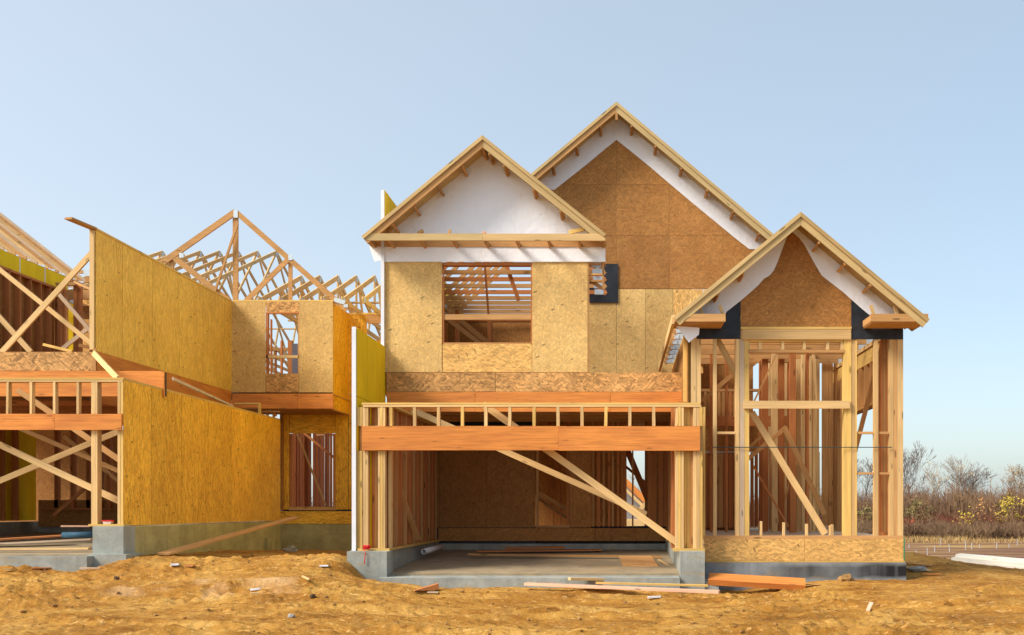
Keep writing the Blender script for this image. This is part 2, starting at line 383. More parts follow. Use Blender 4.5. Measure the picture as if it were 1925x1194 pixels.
def build_ground():
    ys = [2.0]
    while ys[-1] < 900:
        y = ys[-1]; ys.append(y + (.35 if y < 9.5 else .045 if y < 17.5 else .09 if y < 24 else .2 if y < 34 else y * .02))
    ys = np.array(ys)
    t = np.concatenate([np.linspace(-4, -.80, 50), np.linspace(-.78, .58, 560), np.linspace(.60, 4, 50)])
    T, Yg = np.meshgrid(t, ys); X = T * np.maximum(Yg, 9)
    Z = gz(X, Yg); n, m = X.shape
    # the houses' footprints stay below their slabs
    def press(x0, x1, y0, y1, zt):
        nonlocal Z
        ins = (X > x0) & (X < x1) & (Yg > y0) & (Yg < y1); Z = np.where(ins, np.minimum(Z, zt), Z)
    press(-4.1, 1.05, 16.35, 22, .15); press(1.1, 4.95, 17.1, 27, .5); press(-16, -8.6, 16.75, 24.3, .45)
    co = np.stack([X, Yg, Z], -1).reshape(-1, 3)
    idx = np.arange(n * m).reshape(n, m)
    q = np.stack([idx[:-1, :-1], idx[:-1, 1:], idx[1:, 1:], idx[1:, :-1]], -1).reshape(-1, 4)
    me = bpy.data.meshes.new("ground"); me.vertices.add(len(co)); me.vertices.foreach_set("co", co.ravel())
    me.loops.add(q.size); me.loops.foreach_set("vertex_index", q.ravel().astype(np.int32))
    me.polygons.add(len(q)); me.polygons.foreach_set("loop_start", np.arange(0, q.size, 4, dtype=np.int32))
    me.polygons.foreach_set("use_smooth", np.ones(len(q), bool)); me.update(); me.validate()
    g = NT("dirt"); p = g.pos()
    f = g.noise(g.mapping(p, scale=(.8, 1.3, 1)), .9, 6, .62, .5)
    c = g.ramp(f, [(.30, (.19, .078, .014)), (.43, (.35, .160, .028)), (.57, (.47, .250, .055)), (.78, (.62, .38, .12))])
    f2 = g.noise(p, 7, 6, .7); c = g.mix(g.ramp(f2, [(.50, 0.0), (.66, .7)]), c, (.22, .095, .02))
    f4 = g.noise(g.mapping(p, loc=(5, 2, 0)), 2.6, 5, .65); c = g.mix(g.ramp(f4, [(.55, 0.0), (.66, .6)]), c, (.30, .16, .045))
    f5 = g.noise(g.mapping(p, scale=(1.0, 3.2, 1)), 4.2, 7, .72, .6); c = g.mix(g.ramp(f5, [(.54, 0.0), (.64, .85)]), c, (.17, .070, .014))
    f6 = g.noise(g.mapping(p, scale=(1.0, 2.4, 1), loc=(9, 4, 0)), 9, 5, .7); c = g.mix(g.ramp(f6, [(.56, 0.0), (.68, .6)]), c, (.78, .50, .19))
    # pale dry dust streak
    sp = g.n("ShaderNodeSeparateXYZ"); g.l(p, sp.inputs[0])
    ex = g.math('MULTIPLY', g.math('ADD', sp.outputs[0], 6.1), .55); ey = g.math('MULTIPLY', g.math('ADD', sp.outputs[1], -14.3), 1.9)
    rr = g.math('ADD', g.math('MULTIPLY', ex, ex), g.math('MULTIPLY', ey, ey))
    pm = g.math('MULTIPLY', g.ramp(rr, [(.3, 1.0), (1, 0.0)]), g.ramp(g.noise(p, 1.7, 4), [(.45, 0.0), (.62, .4)]))
    c = g.mix(pm, c, (.72, .50, .30))
    # the field beyond the lot
    ff = g.noise(g.mapping(p, scale=(.10, .6, 1)), 1.2, 5, .6)
    field = g.ramp(ff, [(.35, (.15, .075, .05)), (.5, (.22, .12, .065)), (.62, (.42, .27, .10))])
    k = g.math('ADD', g.math('MULTIPLY', g.math('SUBTRACT', sp.outputs[1], 29.5), .35), g.math('MULTIPLY', g.math('SUBTRACT', ff, .5), 3))
    kc = g.n("ShaderNodeClamp"); g.l(k, kc.inputs[0]); c = g.mix(kc.outputs[0], c, field)
    h = g.noise(p, 16, 6, .7); g.bump(h, .8, .04); g.b.inputs["Roughness"].default_value = .95; g.b.inputs["Specular IOR Level"].default_value = .1
    me.materials.append(g.out(c))
    o = bpy.data.objects.new("ground", me); COL.objects.link(o); o["kind"] = "structure"
build_ground()
def house(name, base, label, cat):
    o = empty(name, base, label, cat); o.location = base; return o
_link = link
def link(name, verts, faces, mat, parent=None, L=None, smooth=False):
    o = _link(name, verts, faces, mat, parent, L, smooth)
    if parent is not None and parent.type == 'EMPTY': o.location = -parent.location
    return o

Y0, Y1, Y2, Y3 = 16.6, 18.6, 22.2, 17.0
# ================================================================== main house
MH = house("framed_house", (0, 18, .1), "timber framed house under construction with three white wrapped gables and an open garage", "house")
def R(*a, **k): return rect(MH, *a, **k)
def T(name, mat, a, b, w=.038, dp=.09, up=None, jit=.003): return timber(MH, name, mat, a, b, w, dp, up, jit)

# foundation
v = [W(652,1037,16.3), W(727,1037,16.3), W(727,1112,16.3), W(688,1112,16.3), W(654,1078,16.3)]
prism(MH, "foundation_pier", CONC, [v[0], v[1], v[2] + Vector((0,0,-.3)), v[3] + Vector((0,0,-.3)), v[4] + Vector((0,0,-.5))], 0, .45, world=True)
box(MH, "foundation_wall", CONC, -4.60, -3.985, 16.76, 21.6, -.2, .715, 'y')
R("foundation_pier", CONC, 1279, 1037, 1325, 1125, 16.3, .45)
R("footing", CONC, 1325.5, 1092, 1351, 1135, 16.35, .5)
box(MH, "foundation_wall", CONC, 1.02, 1.38, 16.76, 21.6, -.2, .715, 'y')
# garage slab, falling towards the front, with a lip
def slab(parent, X0, X1, Ya, za, Yb, zb, th, mat, name="garage_slab"):
    v = [(X0,Ya,za-th),(X1,Ya,za-th),(X1,Yb,za-th),(X0,Yb,za-th),(X0,Ya,za),(X1,Ya,za),(X1,Yb,zb),(X0,Yb,zb)]
    return link(name, v, [(3,2,1,0),(4,5,6,7),(0,1,5,4),(1,2,6,5),(2,3,7,6),(3,0,4,7)], mat, parent, (1,0,0))
slab(MH, -3.98, 1.015, 16.55, .335, 21.4, .53, .45, SLAB)
slab(MH, -4.02, 1.0, 16.12, .285, 16.545, .30, .5, CONC, "slab_apron")
box(MH, "slab_joint", MEMBRANE, -1.62, -1.60, 16.6, 16.62, .30, .3375)
box(MH, "foundation_wall", CONC, -3.98, 1.015, 21.405, 21.62, .2, .66, 'x')
# garage back wall
GB = 21.4
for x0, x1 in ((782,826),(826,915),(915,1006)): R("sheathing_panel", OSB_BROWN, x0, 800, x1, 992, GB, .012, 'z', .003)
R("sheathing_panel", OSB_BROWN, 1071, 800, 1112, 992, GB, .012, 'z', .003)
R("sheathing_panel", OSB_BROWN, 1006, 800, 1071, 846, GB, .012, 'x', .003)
R("seam_light_block", MEMBRANE, 782, 770, 1006, 1022, GB+.016, .03, "x"); R("seam_light_block", MEMBRANE, 1006, 989, 1252, 1022, GB+.30, .03, "x"); R("rim_board", OSB_BROWN, 824, 993, 1118, 1017, GB-.012, .03, 'x'); R("rim_board", OSB_BROWN, 1119, 993, 1252, 1017, GB-.010, .03, 'x')  # black sheets added behind the wall to keep daylight out of the gaps
R("door_sill", WOOD_D, 1007, 988, 1071, 992, GB-.03, .15, 'x')
for x in (1008, 1065, 1113, 1122, 1133, 1143, 1150, 1160, 1168, 1173): R("stud", random.choice([WOOD_R, WOOD_D, WOOD_R]), x, 770, x+random.choice([4,4,6]), 990, GB+.02+random.random()*.05, .14)
for x in (1218, 1226, 1238, 1247): R("stud", WOOD_R, x, 780, x+8, 990, GB+.02+random.random()*.05, .14)
R("stud", WOOD_D, 1188, 770, 1191, 990, GB+.05, .09)
T("brace", WOOD_R, W(1176,838,22.2), W(1218,940,22.6), .14, .04); T("brace", WOOD_R, W(1170,872,23), W(1224,916,23), .06, .04)
T("brace", WOOD_D, W(1216,936,22.6), W(1238,985,23), .09, .04)
T("brace", WOOD_D, W(1006,922,21.8), W(1072,962,22.2), .08, .04); T("brace", WOOD_D, W(1008,934,22.2), W(1068,975,22.6), .06, .04)
for x in (1030, 1043, 1052): R("stud", WOOD_R, x, 780, x+4, 992, 24.2, .09)
for x in (1000, 1069, 1138): R("sheathing_panel", OSB_BROWN, x-30, 740, x+40, 1000, 25.2+.0002*x, .012, 'z')
R("sheathing_panel", OSB_BROWN, 1212, 740, 1262, 1000, 24.2, .012, "z")
# left garage wall seen from inside: yellow fire board behind the studs
XL = -4.47
box(MH, "fire_board", YELLOW, XL-.05, XL-.012, 16.62, 21.4, .74, 3.35, 'z')
box(MH, "board_edge", WHITE, XL-.086, XL-.052, 16.6, 18.55, .72, 4.53, 'z')
box(MH, "board_edge", WHITE, XL-.10, XL-.03, 16.565, 16.598, .72, 4.54, 'z')
for k in range(3):
    a = 16.605 + k * .655
    box(MH, "fire_board", YELLOW, XL-.05, XL-.012, a+.006, a+.645, 3.36, 4.53, 'z')
box(MH, "foundation_wall", CONC, -4.66, -4.61, 16.75, 21.6, -.2, .71)
for k in range(12):
    y = 17.0 + k * .38
    box(MH, "stud", [WOOD_R, WOOD_D, WOOD_R, WOOD_D][k % 4], XL+.34, XL+.48, y, y+.05, .765, 3.20, 'z', .004)
box(MH, "wall_plate", WOOD_Y, XL+.05, XL+.55, 16.78, 21.35, .722, .762, 'y')
box(MH, "wall_plate", WOOD_Y, XL+.05, XL+.55, 16.78, 21.35, 3.20, 3.24, 'y')
# planks lining the wall between studs, reddish in the photo
for k in range(11):
    y = 17.06 + k * .38
    box(MH, "wall_lining", WOOD_R, XL+.38, XL+.44, y, y+.30, .77, 3.19, 'z', .01)
# right garage wall
for k in range(11):
    y = 17.1 + k * .40
    box(MH, "stud", [WOOD_R, WOOD_D][k % 2], 1.04, 1.18, y, y+.045, .76, 3.32, 'z', .004)
box(MH, "sheathing_panel", OSB_BROWN, 1.185, 1.197, 17.0, 22.1, .76, 4.6, 'z')
box(MH, "wall_plate", WOOD_Y, 1.03, 1.19, 16.78, 21.35, .722, .758, 'y')
# garage ceiling joists and upper deck
for k in range(7):
    y = 18.85 + k * .40
    box(MH, "joist", WOOD_D, -4.5, 1.18, y, y+.045, 3.34, 3.58, 'x', .004)
box(MH, "floor_deck", OSB_BROWN, -4.5, 1.19, 18.7, 28, 3.585, 3.605, 'x')
# front frame of the garage
R("top_plate", WOOD_Y, 680, 757, 1317, 760.6, Y0-.003, .14, 'x', jit=.003); R("top_plate", WOOD, 682, 761, 1318, 765, Y0, .14, 'x', jit=.003)
for i, x in enumerate((735,779,824,869,913,958,1004,1049,1094,1139,1184,1229)):
    R("cripple_stud", WOOD if i % 3 else WOOD_Y, x-2.8, 765.2, x+2.8, 801, Y0+.002, .09, jit=.004)
R("header_beam", GLULAM, 680, 801, 1050, 846.5, Y0-.05, .045, 'x'); R("header_beam", GLULAM, 1050.2, 801.4, 1316, 847.2, Y0-.052, .045, 'x')
R("header_beam", WOOD_D, 682, 802, 1314, 845, Y0+.0, .09, 'x')
def post(xs, y0, y1, Y, mats, dp=.14, nm="post"):
    for i, (a, b) in enumerate(zip(xs[:-1], xs[1:])):
        R(nm, mats[i % len(mats)], a+.15, y0, b-.15, y1, Y + random.uniform(0, .012), dp, jit=.002)
for ya, yb in ((765.3, 801), (847.5, 1031)):
    post((670.4,676,680.5), ya, yb, Y0, [WOOD_Y, WOOD_Y]); post((680.5,686.5,692), ya, yb, Y0+.01, [WOOD, WOOD])
    post((696,698), ya, yb, Y0+.12, [YELLOW], .02, "fire_board"); post((699,704,709), ya, yb, Y0+.16, [WOOD_R, WOOD_D])
    post((710,715,719.5,724), ya, yb, Y0, [WOOD, WOOD_Y, WOOD]); post((730,735), ya, yb, Y0+.15, [WOOD])
    post((1270,1275,1280,1285.5), ya, yb, Y0, [WOOD, WOOD_Y, WOOD]); post((1286,1291,1297,1303), ya, yb, Y0+.10, [WOOD_Y, WOOD_Y, WOOD_D])
    post((1303,1309,1315.5,1321), ya, yb, Y0, [WOOD, WOOD, WOOD_Y])
    post((1262,1268), ya, yb, Y0+.3, [WOOD_R])
R("post", WOOD, 1303, 800, 1321, 848, Y0+.095, .05); R("post", WOOD, 676, 800, 724, 848, Y0+.095, .05)
R("sill_plate", WOOD_Y, 672, 1031.3, 732, 1036.6, Y0-.03, .2, 'x'); R("sill_plate", WOOD_Y, 1266, 1031.3, 1325, 1036.6, Y0-.03, .2, 'x')
T("brace", WOOD, W(775,771,17.55), W(1215,967,17.55), .105, .04); T("brace", WOOD, W(908,760,16.86), W(1274,1021,16.86), .115, .038)
T("brace", WOOD_D, W(694,762,16.95), W(786,1014,18.6), .09, .04)
# band between garage and upper wall
R("rim_board", OSB_COARSE, 727, 700.5, 931, 736.5, Y1-.02, .03, 'x'); R("rim_board", OSB_COARSE, 931.8, 700.5, 1287, 736.5, Y1-.022, .03, 'x')
R("rim_beam", GLULAM, 727, 737, 893, 774, Y1-.03, .09, 'x'); R("rim_beam", GLULAM, 893.5, 737, 1147, 774, Y1-.033, .09, 'x'); R("rim_beam", GLULAM, 1147.5, 737, 1288, 774, Y1-.03, .09, 'x')
# upper facade
R("sheathing_panel", OSB_TAN, 722.5, 492, 831, 700, Y1, .012, 'z', .004); R("sheathing_panel", OSB_TAN, 1000, 492, 1105, 700, Y1, .012, 'z', .004)
R("sheathing_panel", OSB_LOW, 831.6, 646.5, 1000, 700, Y1, .012, 'x', .004)
R("window_jamb", WOOD_R, 831.5, 494, 834, 646, Y1+.014, .09); R("window_jamb", WOOD_R, 998, 494, 1000.5, 646, Y1+.014, .09)
R("window_head", WOOD_R, 834, 493, 998, 499, Y1+.014, .09, 'x'); R("window_rail", WOOD_D, 833, 591, 999, 601, Y1+.03, .06, 'x')
R("window_sill", WOOD_D, 834, 644, 998, 647.5, Y1+.014, .09, 'x')
for x in (726, 742, 781, 820, 1004, 1040, 1080, 1100): R("stud", WOOD_R, x, 494, x+4, 735, Y1+.014, .09)
R("post", WOOD_D, 1104.5, 494, 1107.5, 700, Y1+.01, .10); R("truss_hanger", WOOD_D, 1132, 494, 1135.5, 543, Y1, .06)
for y in (494, 514, 526): R("rail", WOOD_D, 1107.5, y, 1132, y+3.5, Y1+.04, .06, 'x')
T("brace", WOOD_D, W(1108,527,18.75), W(1134,543,18.75), .06, .04)
for x, y in ((1124, 505), (1124, 522)): timber(MH, "gusset_plate", STEEL, W(x-3,y-2,18.7), W(x+3,y+3,18.7), .06, .01)
# yellow party wall of the upper storey
box(MH, "board_edge", WHITE, XL-.09, XL-.028, Y1-.06, Y1-.004, 3.6, 7.52, 'z')
for k in range(3): box(MH, "fire_board", YELLOW, XL-.05, XL-.03, Y1-.002+k*.62, Y1+.612+k*.62, 3.62, 7.54, 'z')
box(MH, "fire_board", YELLOW, XL-.05, XL-.03, Y1+1.87, 28, 3.62, 7.3, 'y')
for k in range(16):
    y = 19.0 + k * .406
    box(MH, "stud", WOOD_R, XL, XL+.09, y, y+.038, 3.62, 6.15, 'z')
# rooms behind: back wall of the upper storey
for k in range(6): box(MH, "sheathing_panel", OSB_BROWN, -4.5+k*1.22+.004, -3.29+k*1.22, 24.95, 24.962, 3.62, 6.21, 'z')
box(MH, 'seam_light_block', SEAM, -4.5, 2.8, 24.965, 25.0, 3.62, 6.36, 'x')  # added backing that closes the panel gaps to light
for k, x in enumerate((-3.9,-3.2,-2.2,-1.95,-1.0,-.4)): box(MH, "stud", WOOD_R, x, x+.09, 23+.5*(k%3), 23.1+.5*(k%3), 3.62, 6.15, 'z')
box(MH, "rail", WOOD_R, -4.4, 1, 23.6, 23.64, 5.15, 5.19, 'x'); box(MH, "wall_plate", WOOD_R, -4.4, 1.4, 24.0, 24.09, 6.06, 6.15, 'x')
T("brace", WOOD_D, W(842,600,20.5), W(905,648,20.5), .09, .04); T("brace", WOOD_D, W(866,603,20.8), W(924,650,20.8), .10, .04); T("brace", WOOD_D, W(833,580,19.6), W(852,592,19.6), .09, .04)
T("brace", WOOD_R, W(911,493,19.5), W(919,600,19.5), .045, .04); T("brace", WOOD_R, W(950,493,19.9), W(975,565,19.9), .08, .04)

# ------------------------------------------------------------------ roofs of the main house
def gable(parent, peak, eL, eR, Yf, Yw, th=20, lookL=(), lookR=(), mats=(WOOD_D, WOOD_O), boxes=True):
    """rake boards, sheathing edge and lookouts of a front gable; px in the overhang plane Yf"""
    P = W(*peak, Yf); A = W(*eL, Yf); B = W(*eR, Yf)
    for E, lk, mt in ((A, lookL, mats[0]), (B, lookR, mats[1])):
        dr = (E - P).normalized(); nn = Vector((-dr.z, 0, dr.x)); nn = nn if nn.z < 0 else -nn
        ww = th * Yf / F
        e = .002 if E is A else 0
        # roof deck strip over the rake, then the rake board hanging below it
        v = [P + Vector((0,-.02,0)), E + Vector((0,-.02,0)), E + Vector((0,-.02,0)) + nn*.075, P + Vector((0,-.02,-.075*1.28))]
        def plate(nm, m, q, dp, L):
            q = [Vector(p) for p in q]; ar = sum(q[i].x*q[(i+1)%4].z - q[(i+1)%4].x*q[i].z for i in range(4))
            if ar < 0: q.reverse()
            vv = q + [p + Vector((0, dp, 0)) for p in q]
            return link(nm, vv, [(0,1,2,3),(7,6,5,4)] + [(i, i+4, (i+1)%4+4, (i+1)%4) for i in range(4)], m, parent, L)
        s = -1 if E is A else 1
        plate("roof_deck_edge", WOOD_O, [P+Vector((s*.001,-.03,0)), E+Vector((0,-.03,0)), E+nn*.062+Vector((0,-.03,0)), P+Vector((s*.001,-.03,-.062/abs(nn.z)))], Yw+.3-Yf, dr)
        o1 = nn * .062
        plate("rake_board", mt, [P+Vector((s*.001,0,-.062/abs(nn.z))), E+o1, E+nn*ww-dr*.0, P+Vector((s*.001,0,-ww/abs(nn.z)))], .04, dr)
        for k in lk:
            c = P + dr * ((E - P).length * k) + nn * (ww * .92)
            timber(parent, "lookout", WOOD_D, c + Vector((0,.04,0)), c + Vector((0, Yw-Yf-.005, 0)), .085, .04, up=(dr.x, 0, dr.z))
# mid gable
YA = 18.0
prism(MH, "gable_wrap", WRAP, [(907,262),(1128,446),(1128,470),(700,470),(700,436)], Y1-.008, .01)
gable(MH, (907,255), (680,445), (1139,441), YA, Y1-.01, 17, (.05,.22,.42,.62,.80), (.10,.22,.46,.68))
R("fascia_board", WOOD_O, 686, 439, 907, 452, YA-.006, .04, 'x'); R("fascia_board", WOOD, 907.3, 439.3, 1138, 452.4, YA-.008, .04, 'x')
for x in (692, 728, 788, 850, 910, 970, 1030, 1088, 1134): 
    p = W(x, 447, YA); box(MH, "lookout", WOOD_D, p.x-.02, p.x+.02, YA+.05, Y1-.012, p.z-.045, p.z+.05, 'y')
box(MH, "soffit_board", WOOD_D, W(686,452,YA).x, W(1138,452,YA).x, Y1-.052, Y1-.0125, 6.44, 6.60, 'x')
R("wrap_band", WRAP, 720, 463, 1138, 492, Y1-.03, .012, 'x')
prism(MH, "wrap_flap", WRAP, [(694,462),(722,463),(722,486),(716,489),(704,492),(699,478)], Y1-.045, .006)
for x, y in ((735,446),(790,441),(850,437)): pass
T("block", WOOD_D, W(842,452,18.2), W(846,432,18.2), .045, .04); T("block", WOOD_D, W(728,440,18.25), W(734,428,18.25), .07, .04); 
T("block", WOOD_D, W(786,439,18.25), W(795,434,18.3), .06, .04); T("block", WOOD_Y, W(1070,437,18.3), W(1098,431,18.2), .07, .04); T("block", WOOD_P, W(906,438,18.3), W(914,437,18.3), .04, .04)
eA, eB, pk = (-4.47, 6.22), (-.30, 6.22), (-2.54, 8.22)
for k in range(6):
    y = Y1 + .62 + k * .61
    truss(MH, (eA[0], y, eA[1]), (pk[0], y, pk[1]), (eB[0], y, eB[1]), (0, 1, 0), [WOOD_R, WOOD_D][k % 2], .085, webs=0, plates=True)
prism(MH, 'wrap_lap', WRAP, [(836,340),(905,341.5),(985,342),(985,346),(905,345),(836,344)], Y1-.013, .004)
# back gable
YB = 21.6
rects = []
for y0, y1, off in ((190,347,1159),(347,443,1058),(443,543,1159)):
    x = off - 400
    while x < 1500: rects.append((x, y0, x+100 if y0 != 190 else x+100, y1)); x += 100
prism(MH, "gable_wrap", WRAP, [(1159,200),(1450,440),(1450,470),(1408,468),(1380,446),(1345,417),(1300,380),(1255,342),(1220,312),(1188,286),(1159,263),(1140,278),(1098,313),(1042,357),(1000,352),(985,340)], Y2-.012, .006)
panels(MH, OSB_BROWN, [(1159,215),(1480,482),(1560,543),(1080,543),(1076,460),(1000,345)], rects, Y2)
R("sheathing_panel", OSB_TAN, 1322.5, 543.5, 1400, 605, Y2, .012, "x", .003)
for x0, x1 in ((1105,1159),(1159,1213),(1213,1265),(1265,1322)):
    R("sheathing_panel", OSB_TAN if x0 < 1260 else OSB_LOW, x0, 543.5, x1, 702, Y2, .012, 'z', .003)
R("seam_light_block", MEMBRANE, 1100, 543.2, 1300, 702, Y2+.016, .03, "z")  # added black backing, keeps the seams dark
R("black_membrane", MEMBRANE, 1106, 496, 1162, 569, Y2-.03, .008)
gable(MH, (1159,192), (980,343), (1535,509), YB, Y2-.015, 14.5, (.22,.47,.72), (.10,.22,.35,.48,.61,.74,.87))
T("block", WOOD_D, W(1159,212,21.62), W(1159,226,21.62), .05, .04)
ap, aL, aR = (-.07, 10.38), (-2.2, 8.55), (4.5, 6.5)
for k in range(5):
    y = Y2 + .60 + k * .50
    truss(MH, (-4.4, y, 6.22), (ap[0], y, ap[1]-.1), (4.6, y, 6.22), (0, 1, 0), WOOD_D, .09, webs=0, plates=True)
# right gable
YC = 16.4
prism(MH, "gable_wall", OSB_BROWN, [(1392.5,614),(1600.5,614),(1600.5,500),(1503,425),(1392.5,505)], Y3+.004, .012)
R("black_membrane", MEMBRANE, 1309, 560, 1392, 637, Y3-.008, .012); R("black_membrane", MEMBRANE, 1600.5, 560, 1698, 638, Y3-.008, .012)
prism(MH, "gable_wrap", WRAP, [(1482,440),(1476,455),(1470,470),(1462,492),(1455,508),(1447,518),(1436,524),(1426,536),(1408,552),(1394,564),(1380,575),(1366,586),(1362,594),(1290,594),(1300,578)], Y3-.02, .006)
prism(MH, "gable_wrap", WRAP, [(1489,436),(1497,425),(1512,428),(1718,592),(1716,602),(1646,600),(1632,590),(1622,582),(1606,568),(1586,550),(1560,530),(1545,518),(1534,500),(1524,482),(1512,460),(1503,448)], Y3-.02, .006)
prism(MH, "wrap_flap", WRAP, [(1271,613),(1315,616),(1314,629),(1295,644),(1290,637)], YC+.25, .004)
gable(MH, (1505,399), (1266,597), (1747,601), YC, Y3-.02, 18.5, (.50,.70), (.20,.40,.60), mats=(WOOD_O, WOOD_O))
for x0, x1, mx in ((1268,1364,1318),(1637,1745,1690)):
    R("eave_box_board", WOOD_D, x0, 590, x1, 604.5, YC+.003, .04, 'x')
    for x in ((x0+3, x1-4, mx)):
        p = W(x, 597, YC); box(MH, "lookout", WOOD_D, p.x-.02, p.x+.02, YC+.045, Y3-.03, p.z-.06, p.z+.05, 'y')
    a = W(x0, 600, YC).x; b = W(x1, 600, YC).x; box(MH, "soffit_board", WOOD_D, a+.02, b-.02, YC+.046, Y3-.032, 4.585, 4.602, 'x')
for x, y in ((1356,586),(1317,586),(1640,586),(1684,586)):
    T("block", WOOD, W(x+3,y+6,16.6), W(x-3,y-12,16.6), .05, .04)
T("fascia_board", WOOD, (.905, YC+.03, 4.64), (.905, 22.15, 4.64), .05, .16, up=(0,0,1))
for k in range(8):
    y = 17.25 + k * .61
    truss(MH, (1.0, y, 4.66), (3.05, y, 6.30), (5.1, y, 4.66), (0, 1, 0), WOOD_D, .10, plates=True)
    for sx in (1.02,): timber(MH, "gusset_plate", STEEL, (sx+.02, y-.03, 4.70), (sx+.11, y-.03, 4.70), .08, .008)
# ------------------------------------------------------------------ right bay
box(MH, "foundation_wall", CONC_TAR, W(1326,0,Y3).x, W(1703,0,Y3).x, Y3-.02, Y3+.25, -.4, W(0,1057.5,Y3).z, 'x')
box(MH, "foundation_wall", CONC_TAR, 4.75, 5.0, Y3+.255, 25, -.4, W(0,1057.5,Y3).z, 'y')
R("mud_sill", WOOD_Y, 1326, 1054.5, 1701, 1057.3, Y3-.015, .14, 'x')
R("rim_board", OSB_LOW, 1324, 1013.5, 1512, 1054.2, Y3-.01, .03, 'x'); R("rim_board", OSB_LOW, 1512.6, 1013.5, 1698.5, 1054.2, Y3-.012, .03, 'x')
R("green_tape", GREEN, 1698.7, 1012, 1700.8, 1054, Y3-.014, .2)
box(MH, "floor_deck", GREYWOOD, 1.42, 4.98, Y3+.15, 25, .90, .935, 'x')
R("sill_plate", WOOD_D, 1322.5, 1007, 1698, 1013.2, Y3-.005, .14, 'x', jit=.002)
def RP(xs, ya, yb, Y, mats, dp=.14, nm="post"): post(xs, ya, yb, Y, mats, dp, nm)
RP((1285,1291.5,1298.5), 615, 757, Y3+.12, [WOOD_Y, WOOD_Y]); RP((1299,1308.5,1317.5), 637.5, 757, Y3, [WOOD, WOOD])
RP((1322.5,1326), 765, 1007, Y3+.02, [WOOD_Y])
R("stud", WOOD, 1341, 637.5, 1347.5, 1007, Y3+.01, .09)
RP((1382.5,1390,1399.5,1408.5), 637.5, 1007, Y3, [WOOD, GREYWOOD, WOOD_Y])
RP((1392.3,1395.2), 614, 637, Y3, [WOOD])
RP((1586,1594,1600.5,1608,1611), 637.5, 1007, Y3, [WOOD_Y, WOOD_Y, WOOD, WOOD_Y])
RP((1643,1651.5), 637.5, 1007, Y3, [WOOD], .09, "stud")
RP((1672.5,1680,1687,1698), 637.5, 1007, Y3, [WOOD, WOOD_D, WOOD])
RP((1657,1660.5,1665,1669), 637.5, 1000, Y3+.35, [WOOD_R, WOOD_D, WOOD_R])
R("header_beam", WOOD, 1395.5, 619, 1600, 638, Y3-.03, .14, 'x'); R("top_plate", WOOD_Y, 1393, 614.3, 1601, 618.7, Y3-.035, .14, 'x')
R("rail", WOOD_Y, 1408.7, 638.5, 1585, 643, Y3+.02, .09, 'x'); R("rail", WOOD_D, 1406, 657.5, 1587, 663, Y3+.0, .09, 'x')
for x in (1407.5, 1429, 1471.5, 1512, 1556, 1583): R("cripple_stud", WOOD, x-2.6, 643.2, x+2.6, 657.3, Y3+.02, .09)
R("transom_beam", WOOD, 1398, 753.5, 1598, 768, Y3-.045, .04, 'x')
R("rail", WOOD, 1348, 811.5, 1382, 816, Y3+.02, .06, 'x')
R("rail", WOOD_D, 1611.3, 811.5, 1643, 816, Y3+.02, .06, 'x'); R("rail", WOOD_D, 1651.8, 811.5, 1672, 816, Y3+.02, .06, 'x')
R("rail", WOOD_D, 1611.3, 888, 1643, 892, Y3+.02, .06, 'x'); R("rail", WOOD_D, 1651.8, 888, 1672, 892, Y3+.02, .06, 'x')
for a, b, t_ in ((1429.5,1433,980),(1472,1476,982),(1515,1519,985),(1560,1564,988),(1563.5,1567,986)): R("cripple_stud", WOOD, a, t_, b, 1006.8, Y3+.01, .09)
T("brace", WOOD, W(1413,775,17.3), W(1551,1004,17.3), .115, .04); T("brace", WOOD_D, W(1474,803,19), W(1550,967,19), .10, .04)
T("brace", WOOD, W(1346,634,17.3), W(1385,705,17.3), .10, .04); T("brace", WOOD_D, W(1661,640,17.6), W(1607,850,18.4), .08, .04)
T("brace", WOOD_D, W(1463,660,18.6), W(1417,756,18.6), .03, .04); T("brace", WOOD_D, W(1320,754,20), W(1376,705,20), .09, .04)
T("brace", WOOD_D, W(1404,865,20), W(1478,803,20), .08, .04); T("brace", WOOD_R, W(1416,876,19.6), W(1482,990,19.6), .035, .04)
T("brace", WOOD_D, W(1400,850,21), W(1440,812,21), .06, .04); T("brace", WOOD_D, W(1460,985,21), W(1500,860,21), .05, .04)
# interior of the bay
BB = 22.1
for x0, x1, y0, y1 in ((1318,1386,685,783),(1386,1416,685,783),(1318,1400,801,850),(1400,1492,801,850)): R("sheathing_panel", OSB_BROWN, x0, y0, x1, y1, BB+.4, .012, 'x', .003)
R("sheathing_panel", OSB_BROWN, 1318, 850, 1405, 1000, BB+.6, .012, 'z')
R("header_beam", WOOD_R, 1316, 782, 1400, 801, BB-.2, .09, 'x'); R("header_beam", WOOD_R, 1400.4, 782, 1487, 801, BB-.2, .09, 'x')
R("rail", WOOD_D, 1318, 731, 1384, 736, BB, .09, 'x'); R("rail", WOOD_D, 1405, 731, 1430, 736, BB, .09, 'x')
for x in (1324,1333,1350,1358,1371,1379): R("stud", random.choice([WOOD_R, WOOD_D]), x, 736.5, x+4, 782, BB, .09)
R("wall_plate", WOOD_D, 1316, 677, 1420, 684, BB, .14, 'x')
for i in range(8): x = 1322 + i*9.5; R("wall_plank", random.choice([WOOD_R, WOOD_R, WOOD_D]), x, 852, x+8.6, 992, BB+random.uniform(0,.2), .04)
for x, Yq in ((1337,20.5),(1366,20)): R("post", WOOD_R, x-2, 660, x+2.5, 1000, Yq, .09)
rs = random.Random(3)
x = 1428
while x < 1541:
    wd = rs.choice([4,4,5,8,11]); Yq = rs.uniform(19.5, 22.6); yb = HY + .50*F/Yq
    R("stud", rs.choice([WOOD_R, WOOD_R, WOOD_D, WOOD]), x, 663, x+wd, yb, Yq, .14); x += wd + rs.choice([.3,1,2])
